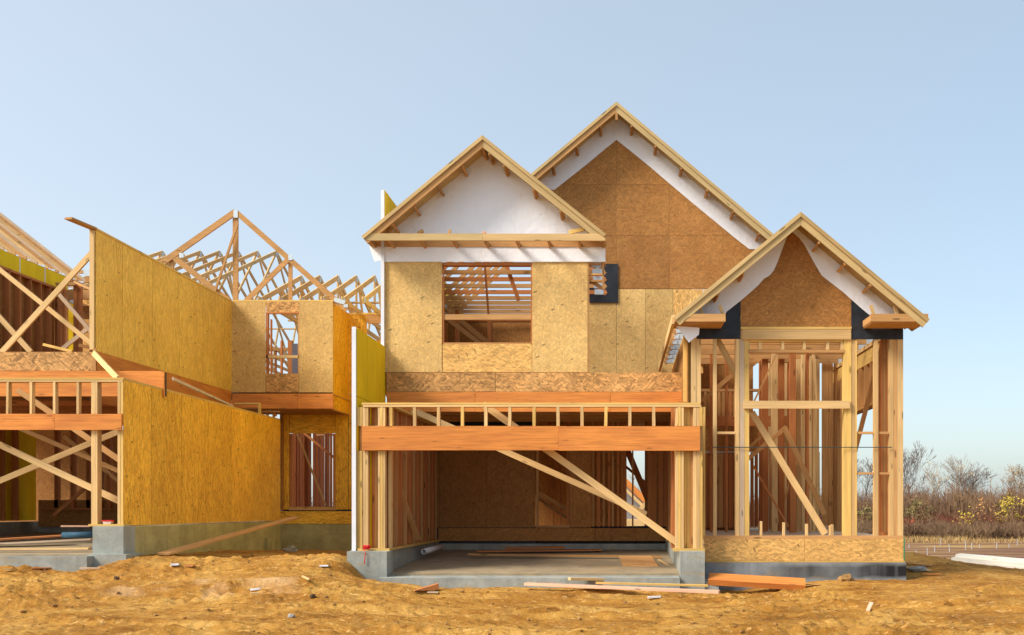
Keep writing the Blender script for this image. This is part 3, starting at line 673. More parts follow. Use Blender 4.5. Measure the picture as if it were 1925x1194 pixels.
for x in (1412, 1420, 1448, 1462, 1478): R("stud", rs.choice([WOOD_R, WOOD_D]), x, 850, x+5, 990, BB+rs.uniform(-.6,.4), .14)
R("sheathing_panel", OSB_BROWN, 1430, 655, 1485, 1000, 24.6, .012, "z"); R("sheathing_panel", OSB_BROWN, 1485.5, 655, 1540, 1000, 24.62, .012, "z")
R("sheathing_panel", OSB_BROWN, 1432, 668, 1462, 780, 23.2, .012, 'z'); R("sheathing_panel", OSB_BROWN, 1498, 670, 1541, 760, 23.0, .012, 'z'); R("sheathing_panel", OSB_BROWN, 1440, 850, 1541, 985, 23.4, .012, 'z')
T("rafter", WOOD_D, W(1407,690,20.5), W(1428,672,20.5), .12, .04); R("rail", WOOD_D, 1408, 731, 1428, 735, 20.4, .09, 'x')
# right wall of the bay, running back
XR = 4.82
box(MH, "wall_plate", WOOD, XR, XR+.14, Y3+.5, 22.3, 4.56, 4.64, 'y'); box(MH, "header_beam", WOOD_Y, XR+.03, XR+.12, Y3+.5, 22.3, 4.27, 4.55, 'y')
box(MH, "rail", WOOD_D, XR, XR+.14, 18.2, 21.4, 3.42, 3.46, 'y')
for k in range(3): box(MH, "sheathing_panel", OSB_BROWN, XR+.145, XR+.157, 18.2+k*1.07, 19.262+k*1.07, 3.40, 4.6, 'z')
for k in range(8): y = 18.25 + k*.44; box(MH, "cripple_stud", WOOD_D, XR, XR+.14, y, y+.04, 3.465, 4.265, 'z')
for y in (17.5, 17.75, 18.1): box(MH, "stud", WOOD_R, XR, XR+.14, y, y+.045, .94, 4.265, 'z')
for y in (20.6, 20.75, 21.1, 21.45, 21.8, 22.1): box(MH, "stud", WOOD_D, XR-.02, XR+.14, y, y+.05, .94, 4.265, 'z')
for x0, x1 in ((1545.5,1557),(1557.5,1566),(1568,1577)): R("wall_plank", WOOD_D, x0, 655, x1, 988, 21.6+.02*(x0%3), .05)
# left wall of the bay above the garage roof line
for k in range(9): y = 17.4 + k * .55; box(MH, "stud", WOOD_Y if k < 5 else WOOD, 1.20, 1.34, y, y+.05, 2.0, 4.6, 'z')
box(MH, "sheathing_panel", OSB_LOW, 1.345, 1.357, 17.4, 22.1, 2.0, 4.6, 'z')
box(MH, "top_plate", WOOD_Y, 1.19, 1.36, 17.2, 22.1, 4.6, 4.655, 'y')
# taut string line across the bay front
s_ = link("string_line", timber_v(W(1340,841,Y3-.03), W(1677,841,Y3-.03), .014, .006), TF, simple("line_dark", (.02,.05,.05), .6), None, (1,0,0))
tag(s_, "dark green line stretched level across the front studs of the right bay", "line")

# ================================================================== left house
LH = house("framed_house", (-12, 18, .45), "timber framed house on the left with golden sheathed side walls and bare roof trusses", "house")
def RL(*a, **k): return rect(LH, *a, **k)
def TL(name, mat, a, b, w=.038, dp=.09, up=None, jit=.003): return timber(LH, name, mat, a, b, w, dp, up, jit)
# garage front
RL("foundation_pier", CONC, 174, 989.5, 232, 1043, 16.4, .4); RL("footing", CONC, 162, 1042.5, 237, 1085, 16.25, .6)
slab(LH, -17, W(173,0,16.4).x, 16.3, W(0,1043,16.3).z, 24, .86, .5, SLAB)
slab(LH, -17, W(166,0,16.1).x, 16.05, W(0,1046,16.05).z, 16.295, W(0,1045,16.3).z, .35, CONC, "slab_apron")
RL("sill_plate", WOOD_Y, 166, 985.5, 232.5, 989.3, Y0-.04, .2, 'x')
RL("top_plate", WOOD_Y, -260, 710, 232, 714, Y0-.003, .14, 'x'); RL("top_plate", WOOD, -260, 714.3, 231, 718, Y0, .14, 'x')
for x in (-206,-162,-118,-74,-30,14,58,102,146): RL("cripple_stud", WOOD, x-2.5, 718.3, x+2, 778, Y0+.002, .09, jit=.004)
RL("header_beam", GLULAM, -260, 778, 102, 808, Y0-.05, .045, 'x'); RL("header_beam", GLULAM, 102.5, 778.3, 228, 808.2, Y0-.052, .045, 'x')
for ya, yb in ((718.3,778),(808.5,985.3)):
    for a, b in ((171.5,175),(175.2,179),(179.3,183)): RL("post", WOOD, a, ya, b, yb, Y0+.003*(a%2), .14)
    RL("post", WOOD, 221, ya, 226, yb, Y0, .14); RL("post", WOOD_Y, 226.3, ya, 231.5, yb, Y0+.004, .14)
TL("brace", WOOD, W(-60,808,16.9), W(224,942,16.9), .105, .04); TL("brace", WOOD, W(-60,929,17.4), W(224,811,17.4), .10, .04)
TL("brace", WOOD_D, W(30,802,19), W(224,886,19), .085, .04); TL("brace", WOOD_D, W(33,733,18), W(224,864,18), .10, .04)
TL("brace", WOOD_D, W(120,820,20.5), W(230,910,20.5), .08, .04); TL("brace", WOOD_R, W(100,970,22), W(180,900,22), .08, .04)
# side walls (right side of the unit)
XS, XU = -8.482, -9.748
zt, zb = 3.635, 1.145
ys = [Y0+.006] + [Y0 + .98 + 1.22*k for k in range(6)] + [24.28]
for i, (a, b) in enumerate(zip(ys[:-1], ys[1:])):
    if b - a < .1: continue
    box(LH, "sheathing_panel", OSB_AMBER, XS-.012, XS, a+.006, b-.006, zb, zt, 'z')
box(LH, 'seam_light_block', SEAM, XS-.04, XS-.0135, Y0+.16, 24.27, zb+.01, zt-.01, 'y'); box(LH, 'seam_light_block', SEAM, XU-.04, XU-.0135, 18.09, 24.38, 4.38, 6.61, 'y')  # brown sheets added behind both walls to darken the panel seams
box(LH, "wall_plate", WOOD_Y, XS-.15, XS+.004, Y0+.15, 24.25, zt, zt+.04, 'y')
box(LH, "foundation_wall", CONC_Y, XS-.3, XS-.002, 16.81, 24.3, -.1, zb-.02, 'y')
for k in range(18): y = 17.0 + k*.406; box(LH, "stud", WOOD_R, XS-.10, XS-.013, y, y+.038, zb+.02, zt, 'z')
ys = [18.07, 18.07+.98] + [18.07+.98+1.22*k for k in range(1, 5)] + [24.4]
for i, (a, b) in enumerate(zip(ys[:-1], ys[1:])):
    box(LH, "sheathing_panel", OSB_GOLD, XU-.012, XU, a+.006, b-.006, 4.375, 6.62, 'z')
TL("post", WOOD, (XU-.055, 18.05, 4.39), (XU-.055, 18.05, 6.60), .08, .038, jit=0)
box(LH, "top_plate", WOOD_Y, XU-.13, XU+.01, 18.09, 24.38, 6.625, 6.665, 'y'); TL("top_plate", WOOD_D, (XU-.16, 17.45, 6.655), (XU-.05, 18.08, 6.650), .15, .035, up=(0,0,1))
for k in range(14): y = 18.3 + k*.45; box(LH, "stud", WOOD, XU-.10, XU-.013, y, y+.038, 4.38, 6.62, 'z')
box(LH, "rim_beam", GLULAM, XU-.05, XU-.004, 18.12, 20.2, 3.42, 4.373, 'y'); box(LH, "rim_beam", GLULAM, XU-.05, XU-.006, 20.22, 24.4, 3.42, 4.373, 'y')
# front band and beam
RL("rim_board", OSB_COARSE, -260, 662, 178.5, 697, 18.02, .04, 'x'); RL("rim_beam", GLULAM, -260, 697.5, 222, 745, 18.0, .06, 'x'); RL("rim_beam", GLULAM, 222.5, 697.5, 308, 745, 18.003, .06, 'x')
RL("joint_gap", MEMBRANE, 308, 700, 311, 745, 18.05, .05)
RL("post", WOOD_D, 174, 655, 180, 697, 18.0, .02)
TL("loose_board", WOOD, W(176,664,17.9), W(221,711,16.9), .09, .04); TL("loose_board", GREYWOOD, W(325,712,18.6), W(438,764,22.5), .06, .03)
# upper storey braces
for a, b, w_, Yq in (((2,664),(178,470),.10,18.2),((-40,475),(180,652),.085,18.4),((-60,530),(58,662),.10,18.9),((110,552),(180,634),.075,19.5),((116,657),(180,606),.08,20)): TL("brace", WOOD if Yq < 19 else GREYWOOD, W(*a, Yq), W(*b, Yq), w_, .04)
TL("loose_board", WOOD_Y, W(82,648,18.6), W(136,661,18.4), .05, .04); TL("loose_board", WOOD_D, W(148,649,18.4), W(178,655,18.5), .06, .04)
box(LH, "floor_deck", OSB_BROWN, -17, XU-.05, 18.1, 26, 4.33, 4.36, 'x')
for k in range(8): y = 18.5 + k*.6; box(LH, "joist", WOOD_D, -17, XS-.2 if k == 99 else XU-.06, y, y+.045, 3.9, 4.32, 'x')
for k in range(6): y = 19.0 + k*.9; box(LH, "joist", WOOD_R, -17, XU-.06, y, y+.045, 3.45, 3.55, 'x')
# party wall on the far left, seen from inside
XP = -14.1
box(LH, "sheathing_panel", OSB_BROWN, XP-.11, XP-.10, 18.3, 24.4, 4.37, 6.95, 'z')
for k in range(17): y = 17.9 + k*.406; box(LH, "stud", WOOD_R, XP-.095, XP+.045, y, y+.04, 4.37, 6.90, 'z')
box(LH, "wall_plate", WOOD_R, XP-.10, XP+.05, 17.9, 24.5, 6.905, 6.96, 'y')
for k in range(7): y = 17.9 + k*1.0; box(LH, "fire_board", YELLOW, XP-.06, XP-.03, y, y+.96, 6.965, 7.35, 'y')
for k in range(7): y = 17.9 + k*1.0; box(LH, "board_edge", WHITE, XP-.055, XP-.028, y+.963, y+.997, 6.965, 7.35, 'z')
# back wall of the upper storey room, left
RL("top_plate", WOOD_D, 104, 531, 142, 536, 24.0, .09, 'x'); RL("header_beam", WOOD_D, 112, 545, 178, 562, 24.6, .09, 'x'); RL("sheathing_panel", OSB_BROWN, 112, 562, 128, 662, 24.7, .012, 'z')
for a, b in ((138,144),(145,152),(168,176),(108,114),(116,120)): RL("stud", WOOD_R, a, 536, b, 662, 24.1+.05*(a%3), .09)
RL("fire_board", YELLOW, 127, 570, 137, 662, 25.0, .02); RL("sheathing_panel", OSB_BROWN, 152, 575, 168, 600, 25.0, .012, 'x')
TL("wall_plate", WOOD_D, W(142,531,24.0), W(180,548,22.0), .05, .09); RL("gusset_plate", STEEL, 157, 506, 170, 519, 24.2, .01); RL("post", WOOD_D, 160, 519, 168, 531, 24.3, .09)
RL("rafter", WOOD_D, 148, 508, 180, 514, 24.4, .05, 'x')
# garage interior
for k in range(12): y = 17.5+k*.5; box(LH, "stud", WOOD_R, XP-.3, XP-.16, y, y+.045, 1.15, 3.45, 'z')
box(LH, "fire_board", YELLOW, XP-.36, XP-.32, 17, 24, 1.15, 3.5, 'z'); box(LH, "foundation_wall", CONC, XP-.4, XP-.14, 17, 24, .2, 1.12, 'y')
RL("sheathing_panel", OSB_BROWN, 72, 940, 230, 990, 23.6, .012, 'x')
RL("rail", WOOD_R, 72, 955, 230, 959, 23.4, .12, 'x')
for x in (102,132,162,184,200): RL("stud", WOOD_R, x, 770, x+7, 955, 23.5+.05*(x%4), .12)
RL("sheathing_panel", OSB_BROWN, -100, 760, 230, 990, 25.4, .012, 'z')
box(LH, "foundation_wall", CONC, -17, XS-.31, 23.75, 23.95, .2, 1.02, 'x')
# front facing upper wall with the small window
YL, YK = 24.4, 25.8
RL("sheathing_panel", OSB_TAN, 434.0, 567, 499.5, 738, YL, .012, 'z', .004); RL("sheathing_panel", OSB_TAN, 562, 567, 626, 738, YL, .012, 'z', .004)
RL("sheathing_panel", OSB_COARSE, 500, 567, 562, 587, YL+.002, .012, 'x', .003); RL("sheathing_panel", OSB_COARSE, 500, 702, 562, 738, YL+.002, .012, 'x', .003)
RL("window_head", WOOD_R, 500, 587, 562, 589.5, YL+.003, .09, 'x'); RL("window_rail", WOOD, 500.5, 668, 561.5, 673, YL+.01, .09, 'x')
RL("window_jamb", WOOD_R, 500, 589.5, 504, 702, YL+.01, .09); RL("window_jamb", WOOD_D, 560, 589.5, 562, 702, YL+.01, .09)
RL("top_plate", WOOD_Y, 437, 564, 626, 567, YL, .12, 'x')
for a, b in ((508,510),(527,530),(541,549)): RL("stud", WOOD_R, a, 640 if a > 520 else 600, b, 702, YL+2.2, .09)
RL("window_panel", simple("grey_panel", (.13,.13,.16), .4), 549, 646, 562, 702, YL+2.1, .02)
RL("rim_beam", GLULAM, 437, 740, 559, 768, YL-.02, .06, 'x'); RL("rim_beam", GLULAM, 559.4, 740, 626, 768, YL-.02, .06, 'x')
XC = W(626,0,YL).x
for a, b in ((YL, 25.1),(25.1, YK)): box(LH, "sheathing_panel", OSB_AMBER, XC-.012, XC, a+.016 if a == YL else a+.002, b-.002, 4.32, 6.62, 'z')
box(LH, "rim_board", OSB_AMBER, XC-.014, XC+.01, YL+.05, YK, 3.95, 4.28, 'y')
box(LH, "rim_edge", WOOD_D, XC-.02, XC+.03, YL+.04, YK, 3.905, 3.945, 'y'); box(LH, "rim_edge", WOOD_D, XC-.02, XC+.03, YL+.04, YK, 4.282, 4.318, 'y')
box(LH, "soffit_board", OSB_BROWN, W(437,0,YL).x, XC-.02, YL+.05, YK, 3.93, 3.95, 'x')
RL("seam_light_block", MEMBRANE, 531, 760, 660, 814, YK+.03, .03, "x"); RL("seam_light_block", MEMBRANE, 437, 703, 626, 770, YL+.10, .03, "x"); RL("seam_light_block", MEMBRANE, 531, 768, 543.5, 1000, YK+.016, .03); RL("seam_light_block", MEMBRANE, 631, 740, 724, 1000, YK+.016, .03); RL("seam_light_block", MEMBRANE, 531, 954, 724, 1000, YK+.15, .03)  # black sheets added to block sky light between the panels
# taller wall behind, to the party wall
RL("sheathing_panel", OSB_AMBER, 655, 592, 690, 740, YK, .012, 'z', .003); RL("header_beam", WOOD_D, 690.5, 592, 724, 608, YK, .05, 'x'); RL("top_plate", WOOD_Y, 655, 588, 724, 591.5, YK-.01, .12, 'x')
RL("sheathing_panel", OSB_AMBER, 655, 740.5, 690, 958, YK+.001, .012, 'z', .003); RL("sheathing_panel", OSB_AMBER, 690.3, 640, 724, 958, YK+.002, .012, 'z', .003)
# lower wall with the doorway-like opening
RL("post", OSB_BROWN, 526, 770, 531, 960, YK-.15, .1); RL("sheathing_panel", OSB_AMBER, 531, 768, 543.5, 958, YK, .012, 'z', .002)
RL("sheathing_panel", OSB_AMBER, 544, 768, 630, 815, YK+.001, .012, 'x', .002); RL("sheathing_panel", OSB_AMBER, 630.5, 768, 654.5, 958, YK+.002, .012, 'z', .002)
RL("sheathing_panel", OSB_AMBER, 497, 961, 724, 985, YK-.01, .02, 'x', .002); RL("window_sill", WOOD_D, 543, 953, 631, 959.5, YK-.02, .14, 'x')
RL("window_jamb", WOOD_R, 544, 815.5, 548.5, 953, YK+.02, .12); RL("window_jamb", WOOD_R, 626, 815.5, 630, 953, YK+.02, .12)
RL("foundation_wall", CONC_Y, 497, 985.5, 724, 1062, YK-.02, .25, 'x'); RL("footing", CONC_Y, 430, 1012, 503, 1050, 23.2, .3, 'x')
rs = random.Random(11); x = 548
for x, wd in ((550,6),(557,4),(562,5),(569,3),(574,5),(580,2.5),(588,3),(593,5),(599,3),(604,3),(610,2.5),(614,3),(620,2)):
    RL("stud", WOOD_DR, x, 800, x+wd, 954, 27+rs.uniform(0, 3), .14)
RL("wall_plate", WOOD_D, 588, 816, 632, 819, 28, .1, 'x'); TL("brace", WOOD_D, W(557,812,26.2), W(612,950,26.4), .045, .04); TL("brace", WOOD_R, W(570,813,26.5), W(630,862,26.3), .06, .04)
RL("floor_deck", OSB_BROWN, 500, 952, 690, 956, YK+.2, 4, 'x')
# bits of framing behind the garage side wall
for x in (490, 500, 512): RL("stud", WOOD_D, x, 767, x+3, 800, 24.6, .09)
RL("rail", WOOD_Y, 440, 757, 488, 760, 23.6, .09, 'x'); RL("stud", WOOD_Y, 485, 760, 488.5, 785, 23.6, .09); RL("rail", WOOD_D, 462, 766, 486, 768.5, 23.8, .06, 'x'); RL("rail", WOOD_D, 490, 772, 525, 775, 24.5, .06, 'x')
# the tall front truss
YT = 24.5
def tt(a, b, w=.12, m=WOOD_D, dy=0): return timber_v(W(*a, YT+dy), W(*b, YT+dy), w, .045, None, .003), TF
V_, F_ = merge([tt((443,398),(258,527),.15), tt((443,398),(652,583),.13,dy=.002), tt((443,400),(443,566),.13,dy=.05), tt((447,420),(398,566),.05,dy=-.05), tt((322,480),(430,566),.14,dy=.004),
                tt((322,480),(322,566),.10,dy=.05), tt((546,484),(462,566),.12,dy=.006), tt((546,487),(546,566),.10,dy=.05)])
bt = link("roof_truss", V_, F_, WOOD_D, LH, (1,0,0))
for x, y, a, b in ((443,402,4,7),(341,480,4,4),(546,484,4,5),(638,563,10,4),(650,575,4,3)):
    link("gusset_plate", timber_v(W(x-a,y,YT-.03), W(x+a,y+(6 if a > 8 else 0),YT-.03), b*.028, .01), TF, STEEL, bt, (1,0,0))
# rows of trusses behind, each lying front to back
for k in range(7):
    X = -15.26 + .635*k
    truss(LH, (X, 24.6, 6.67), (X, 32.4, 9.98), (X, 40.2, 6.67), (1, 0, 0), WOOD, .11, plates=True)
for k in range(6):
    X = -9.13 + .526*k
    truss(LH, (X, 24.55, 6.67), (X, 27.85, 8.06), (X, 31.15, 6.67), (1, 0, 0), WOOD, .13, plates=True, king=True)
for X0, X1, y, z in ((-15.6,-9.2,30,7.7),(-15.6,-9.2,35,7.9),(-10,-6,29.3,7.1),(-10,-6,26.5,7.05)): TL("rail", WOOD, (X0, y, z), (X1, y, z), .09, .04, up=(0,0,1))
box(LH, "top_plate", WOOD_D, -16, -5.9, 31.2, 31.34, 6.5, 6.6, 'x')
for k in range(9): x = -12.5+k*.7; box(LH, "stud", WOOD_R, x, x+.05, 31.22, 31.32, 4.4, 6.5, 'z')

# ================================================================== neighbour beyond the party wall
NH = house("framed_house", (-18, 22, .4), "open rafters of the next house rising behind the yellow party wall, far left", "house")
for k in range(15):
    y = 21.0 + k*.45
    truss(NH, (-21.6, y, 7.9), (-18.6 , y, 10.55 + .1), (-14.75, y, 7.62), (0,1,0), [WOOD, WOOD_D, GREYWOOD][k % 3], .075, webs=0, plates=k > 8)
box(NH, "sheathing_panel", OSB_LOW, -21.4, -14.3, 27.3, 27.32, .5, 7.6, 'z'); box(NH, "top_plate", WOOD_D, -14.9, -14.7, 20.9, 27.3, 7.5, 7.6, 'y')
# far framed house seen through the garage's back opening
FH = house("distant_framed_house", (1.2, 50, -.8), "small distant framed house with orange rafters seen through the open back of the garage", "house")
prism(FH, "gable_wall", simple("grey_sheet", (.28,.27,.27), .7), [(1170,905),(1214,948),(1214,990),(1160,990)], 50, .1)
timber(FH, "rafter", GLULAM, W(1160,890,49.8), W(1218,945,49.8), .3, .1); timber(FH, "rafter", WOOD, W(1160,905,49.6), W(1216,958,49.6), .15, .1); timber(FH, "brace", WOOD, W(1196,965,49.5), W(1216,945,49.5), .2, .1)
rect(FH, "lumber_stack", WOOD, 1168, 976, 1216, 990, 47, .8, 'x')
rect(FH, "floor_band", WOOD_D, 1150, 990, 1230, 1020, 49.9, .5, 'x')
# ================================================================== loose things
def board(name, label, cat, mat, a, b, w, t, up=(0, 0, 1), group=None):
    o = link(name, timber_v(a, b, w, t, up, .004), TF, mat, None, Vector(b) - Vector(a)); return tag(o, label, cat, group)
def onground(px, py, Y, dz=0):
    p = W(px, py, Y); return Vector((p.x, Y, GZ(p.x, Y) + dz))
def gp(px, py):
    lo, hi = 8.0, 60.0     # walk the ray until it meets the ground
    y = lo
    while y < hi:
        p = W(px, py, y)
        if p.z < GZ(p.x, y): return Vector((p.x, y, GZ(p.x, y)))
        y += .05
    return W(px, py, 20)
UP = Vector((0,0,1))
board("plank", "pale pinkish plank on the dirt before the garage, nearest the camera and longest", "plank", WOOD_P, gp(988,1110)+UP*.09, gp(1352,1122)+UP*.07, .13, .045)
board("plank", "short pale plank lying on top of the pink planks before the garage", "plank", WOOD, gp(1070,1106)+UP*.15, gp(1298,1109)+UP*.14, .12, .04)
board("plank", "yellowish plank half sunk between the pink plank and the slab", "plank", WOOD_Y, gp(1120,1112)+UP*.13, gp(1330,1117)+UP*.12, .06, .03)
b0 = W(1332,1088,16.45); b1 = W(1514,1099,16.2)
o = tag(link("beam", timber_v(b0, b1, .26, .10, (0,-.45,1), .003), TF, GLULAM, None, b1 - b0), "thick orange laminated beam lying tilted beside the tarred foundation", "beam")
rs = random.Random(5)
# lumber mark on the beam end
for i in range(5):
    x = 1336 + i*5; p = W(x, 1096, 16.18); 
board("plank", "long weathered plank leaning up the side foundation of the left house", "plank", WOOD_D, gp(306,1046)+UP*.03, W(555,973,22.6), .20, .04, (0,-.3,1))
board("plank", "long pale board lying across the back of the garage slab", "plank", WOOD_D, W(880,1042,19.4), W(1243,1047,19.2), .12, .035)
board("plank", "darker warped board behind the long pale board at the back of the garage slab", "plank", WOOD_R, W(896,1036,20.4), W(1130,1034,20.8), .25, .03)
board("plank", "dark board near the back curb of the garage, left end under the others", "plank", WOOD_R, W(950,1031,20.9), W(1060,1029,21.1), .15, .05)
ps = [W(1163,1047,19.0), W(1224,1047,19.0), W(1238,1066.5,17.7), W(1171,1066,17.7)]
o = link("plywood_sheet", [p + Vector((0,0,.01)) for p in ps] + [p + Vector((0,0,.025)) for p in ps], [(3,2,1,0),(4,5,6,7),(0,1,5,4),(1,2,6,5),(2,3,7,6),(3,0,4,7)], WOOD_D, None, (1,0,0))
tag(o, "square tan plywood sheet lying flat on the garage slab", "sheet")
board("stick", "thin wood strip beside the plywood sheet on the garage slab", "stick", WOOD, W(1238,1052,18.6), W(1258,1064,17.9), .03, .02)

def tube(path, rad, sides=8, cap=True):
    V, Fc = [], []
    for i, p in enumerate(path):
        a = path[max(i-1, 0)]; b = path[min(i+1, len(path)-1)]; dr = (Vector(b) - Vector(a)).normalized()
        u = dr.orthogonal().normalized(); v = dr.cross(u); r = rad[i] if hasattr(rad, '__len__') else rad
        for k in range(sides): t = 2*math.pi*k/sides; V.append(Vector(p) + u*math.cos(t)*r + v*math.sin(t)*r)
    for i in range(len(path)-1):
        for k in range(sides): a = i*sides+k; b = i*sides+(k+1) % sides; Fc.append((a, b, b+sides, a+sides))
    if cap: Fc.append(tuple(range(sides-1, -1, -1))); Fc.append(tuple(range(len(V)-sides, len(V))))
    return V, Fc
def roll(name, label, cat, mat, inner, a, b, r):
    """hollow roll or pipe"""
    a, b = Vector(a), Vector(b); L = (b-a).normalized(); u = L.orthogonal().normalized(); v = L.cross(u); n = 14; V = []
    for p, rr in ((a, r), (b, r), (b, r*.7), (a, r*.7)):
        for k in range(n): t = 2*math.pi*k/n; V.append(p + (u*math.cos(t) + v*math.sin(t))*rr)
    Fc = [(s*n+k, s*n+(k+1) % n, ((s+1) % 4)*n+(k+1) % n, ((s+1) % 4)*n+k) for s in range(4) for k in range(n)]
    return tag(link(name, V, Fc, mat, None, L, True), label, cat)
PVC = simple("pvc", (.62,.60,.58), .4); BLUE = simple("blue_sheet", (.05,.13,.20), .6, .3, 6); RED = simple("red_cord", (.62,.015,.02), .6)
roll("pipe", "short white plastic pipe on the garage slab beside the left curb", "pipe", PVC, None, W(796,1037,18.9), W(830,1028,19.9), .055)
roll("roll", "blue rolled sheeting lying on the left garage slab beside the pier", "roll", BLUE, None, W(118,1006,17.9), W(178,1005,17.9), .055)
board("board", "dark brown board lying on the left garage slab before the blue roll", "board", WOOD_R, W(-60,1018,18.0), W(120,1007,18.8), .45, .03)
board("board", "pale grey board lying across the front of the left garage slab", "board", GREYWOOD, W(-80,1026,17.3), W(172,1014,17.5), .10, .03)
board("board", "pale yellowish board nearest the edge of the left garage slab", "board", WOOD, W(-80,1033,16.9), W(168,1031,16.9), .10, .03)
board("board", "pinkish board farthest back on the left garage slab near the pier", "board", WOOD_P, W(118,989,19.5), W(172,989,19.5), .15, .03)
# red and white cup-like box on the left sill
bx = empty("box", (0,0,0), "small white box with a red rim on the sill of the left garage", "box")
def tap(p, w0, w1, h, d_): return [p+Vector((-w0,-d_,0)), p+Vector((w0,-d_,0)), p+Vector((w0,d_,0)), p+Vector((-w0,d_,0)), p+Vector((-w1,-d_,h)), p+Vector((w1,-d_,h)), p+Vector((w1,d_,h)), p+Vector((-w1,d_,h))]
HF = [(3,2,1,0),(4,5,6,7),(0,1,5,4),(1,2,6,5),(2,3,7,6),(3,0,4,7)]
p = W(203,985.3,16.64); _link("box_body", tap(p, .06, .075, .045, .04), HF, simple("card", (.6,.5,.42)), bx, (1,0,0))
_link("rim", tap(p+Vector((0,0,.046)), .085, .08, .022, .045), HF, RED, bx, (1,0,0))
# red string tangle on the sill with paint drips on the pier
def lump(c, r, seed, sq=(1,1,1), sub=2, rough=.35):
    import bmesh
    bm = bmesh.new(); bmesh.ops.create_icosphere(bm, subdivisions=sub, radius=1)
    for v in bm.verts:
        n_ = noise.noise(v.co * 1.7 + Vector((seed, seed*2.3, 0))) * rough * 1.4; v.co = Vector((v.co.x*sq[0], v.co.y*sq[1], v.co.z*sq[2])) * r * (1 + n_)
    V = [v.co + Vector(c) for v in bm.verts]; Fc = [tuple(x.index for x in f.verts) for f in bm.faces]; bm.free(); return V, Fc
ang = [i*.9 for i in range(60)]; c = W(689,1029,16.5)
path = [c + Vector((math.cos(a*1.3)*.055*(1+.3*math.sin(a*.37)), math.sin(a)*.03, math.sin(a*1.7)*.035)) for a in ang] + [c + Vector((-.02,-.06,-.04)), W(687,1040,16.27), W(685.5,1050,16.27), W(685,1060,16.27)]
V, Fc = tube(path, .008, 5); tag(link("string_tangle", V, Fc, RED, None, (0,0,1)), "bright red string tangle hanging over the left garage pier", "string")
# wood scraps and stones on the dirt
def wedge(name, label, cat, mat, a, b, w, h):
    L = (b-a).normalized(); s = L.cross(Vector((0,0,1))).normalized()*w/2
    v = [a-s, a+s, b+s, b-s, a-s+Vector((0,0,.01)), a+s+Vector((0,0,.01)), b+s+Vector((0,0,h)), b-s+Vector((0,0,h))]
    return tag(link(name, v, HF, mat, None, L), label, cat)
wedge("wood_scrap", "dark wedge shaped wood scrap in front of the garage slab's left end", "scrap", WOOD_R, gp(778,1113), gp(823,1109), .12, .09)
def rock(px, py, r, label, col, seed, sq=(1,.8,.7)):
    p = gp(px, py); V, Fc = lump(p + Vector((0,0,r*.3)), r, seed, sq, 2, .5)
    return tag(link("stone", V, Fc, col, None, (1,0,0)), label, "stone")
ST1 = simple("stone_brown", (.30,.17,.06), .9, .3, 8, .4); ST2 = simple("stone_grey", (.30,.29,.27), .9, .3, 8, .4); ST3 = simple("stone_dark", (.09,.055,.03), .95, .3, 8)
rock(1590,1093,.10, "brown clod against the tarred foundation, right of the orange beam", ST1, 3, (1.2,.8,.9))
rock(545,1037,.12, "pale grey stone in the hollow between the two houses", ST2, 5, (1.2,.8,.6))
rock(219,1090,.045, "small dark stone in the dirt before the left garage pier", ST3, 8)
rock(587,1127,.05, "small dark stone in the middle of the dirt left of the main garage", ST3, 9)
rock(548,1162,.05, "grey brown stone near the bottom edge, left of centre", ST2, 12)
rock(1725,1074,.14, "grey lump in the dirt just right of the main house corner", ST2, 15, (1.4,.7,.4))
def scrap(px, py, L_, ang_, label, mat, w=.05, rise=.0):
    p = gp(px, py) + Vector((0,0,.025)); d_ = Vector((math.cos(ang_), math.sin(ang_), rise))*L_/2
    z = lambda q: Vector((q.x, q.y, max(q.z, GZ(q.x, q.y)+.015)))
    return tag(link("wood_scrap", timber_v(z(p-d_), z(p+d_), w, .025, (0,0,1), .004), TF, mat, None, d_), label, "scrap")
scrap(1635,1146,.22,1.1,"short pale wood scrap standing out of the dirt at right, below the bay",WOOD_P,.05,.5)
scrap(170,1071,.32,.1,"thin pale slat on the dirt under the left garage footing",GREYWOOD)
scrap(80,1072,.30,.6,"dark brown splinter on the dirt before the left garage slab",WOOD_R,.06)
scrap(14,1077,.12,.3,"small pale chip at the far left edge on the dirt",WOOD)
scrap(329,1073,.12,.2,"white flat chip on the mound between the houses, left one",WHITE,.08)
scrap(357,1069,.16,-.3,"dark brown chip beside the white chip on the mound",WOOD_R,.05)
scrap(609,1068,.14,.1,"white blue plastic bit on the mound left of the main garage pier",WHITE,.06)
scrap(575,1094,.22,-.8,"thin pale twig like scrap on the slope left of the main garage pier",WOOD,.02)
scrap(480,1113,.14,.2,"bleached chip lying in the pale dust streak",WHITE,.05)
scrap(1750,1082,.35,.1,"crumpled orange scrap on the dirt right of the main house",GLULAM,.05)
scrap(1714,1072,.7,-.6,"pale board end leaning on the dirt heap right of the house corner",WOOD,.09,-.1)
scrap(1716,1062,.7,-.5,"upper tan board end in the dirt heap right of the house corner",WOOD_D,.09,-.1)
scrap(1520,1103,.35,.1,"small pale block at the right end of the orange beam",WOOD_D,.08)
scrap(1230,1127,.2,.2,"white sliver in the dirt below the pink planks",WHITE,.03)
scrap(478,1121,.1,.4,"tiny pale chip at the foot of the dust streak",WOOD,.04)
scrap(813,1120,.16,.1,"pale sliver in front of the dark wedge scrap",GREYWOOD,.04)
CLOD = simple('clod', (.30,.16,.05), .95, .3, 6)
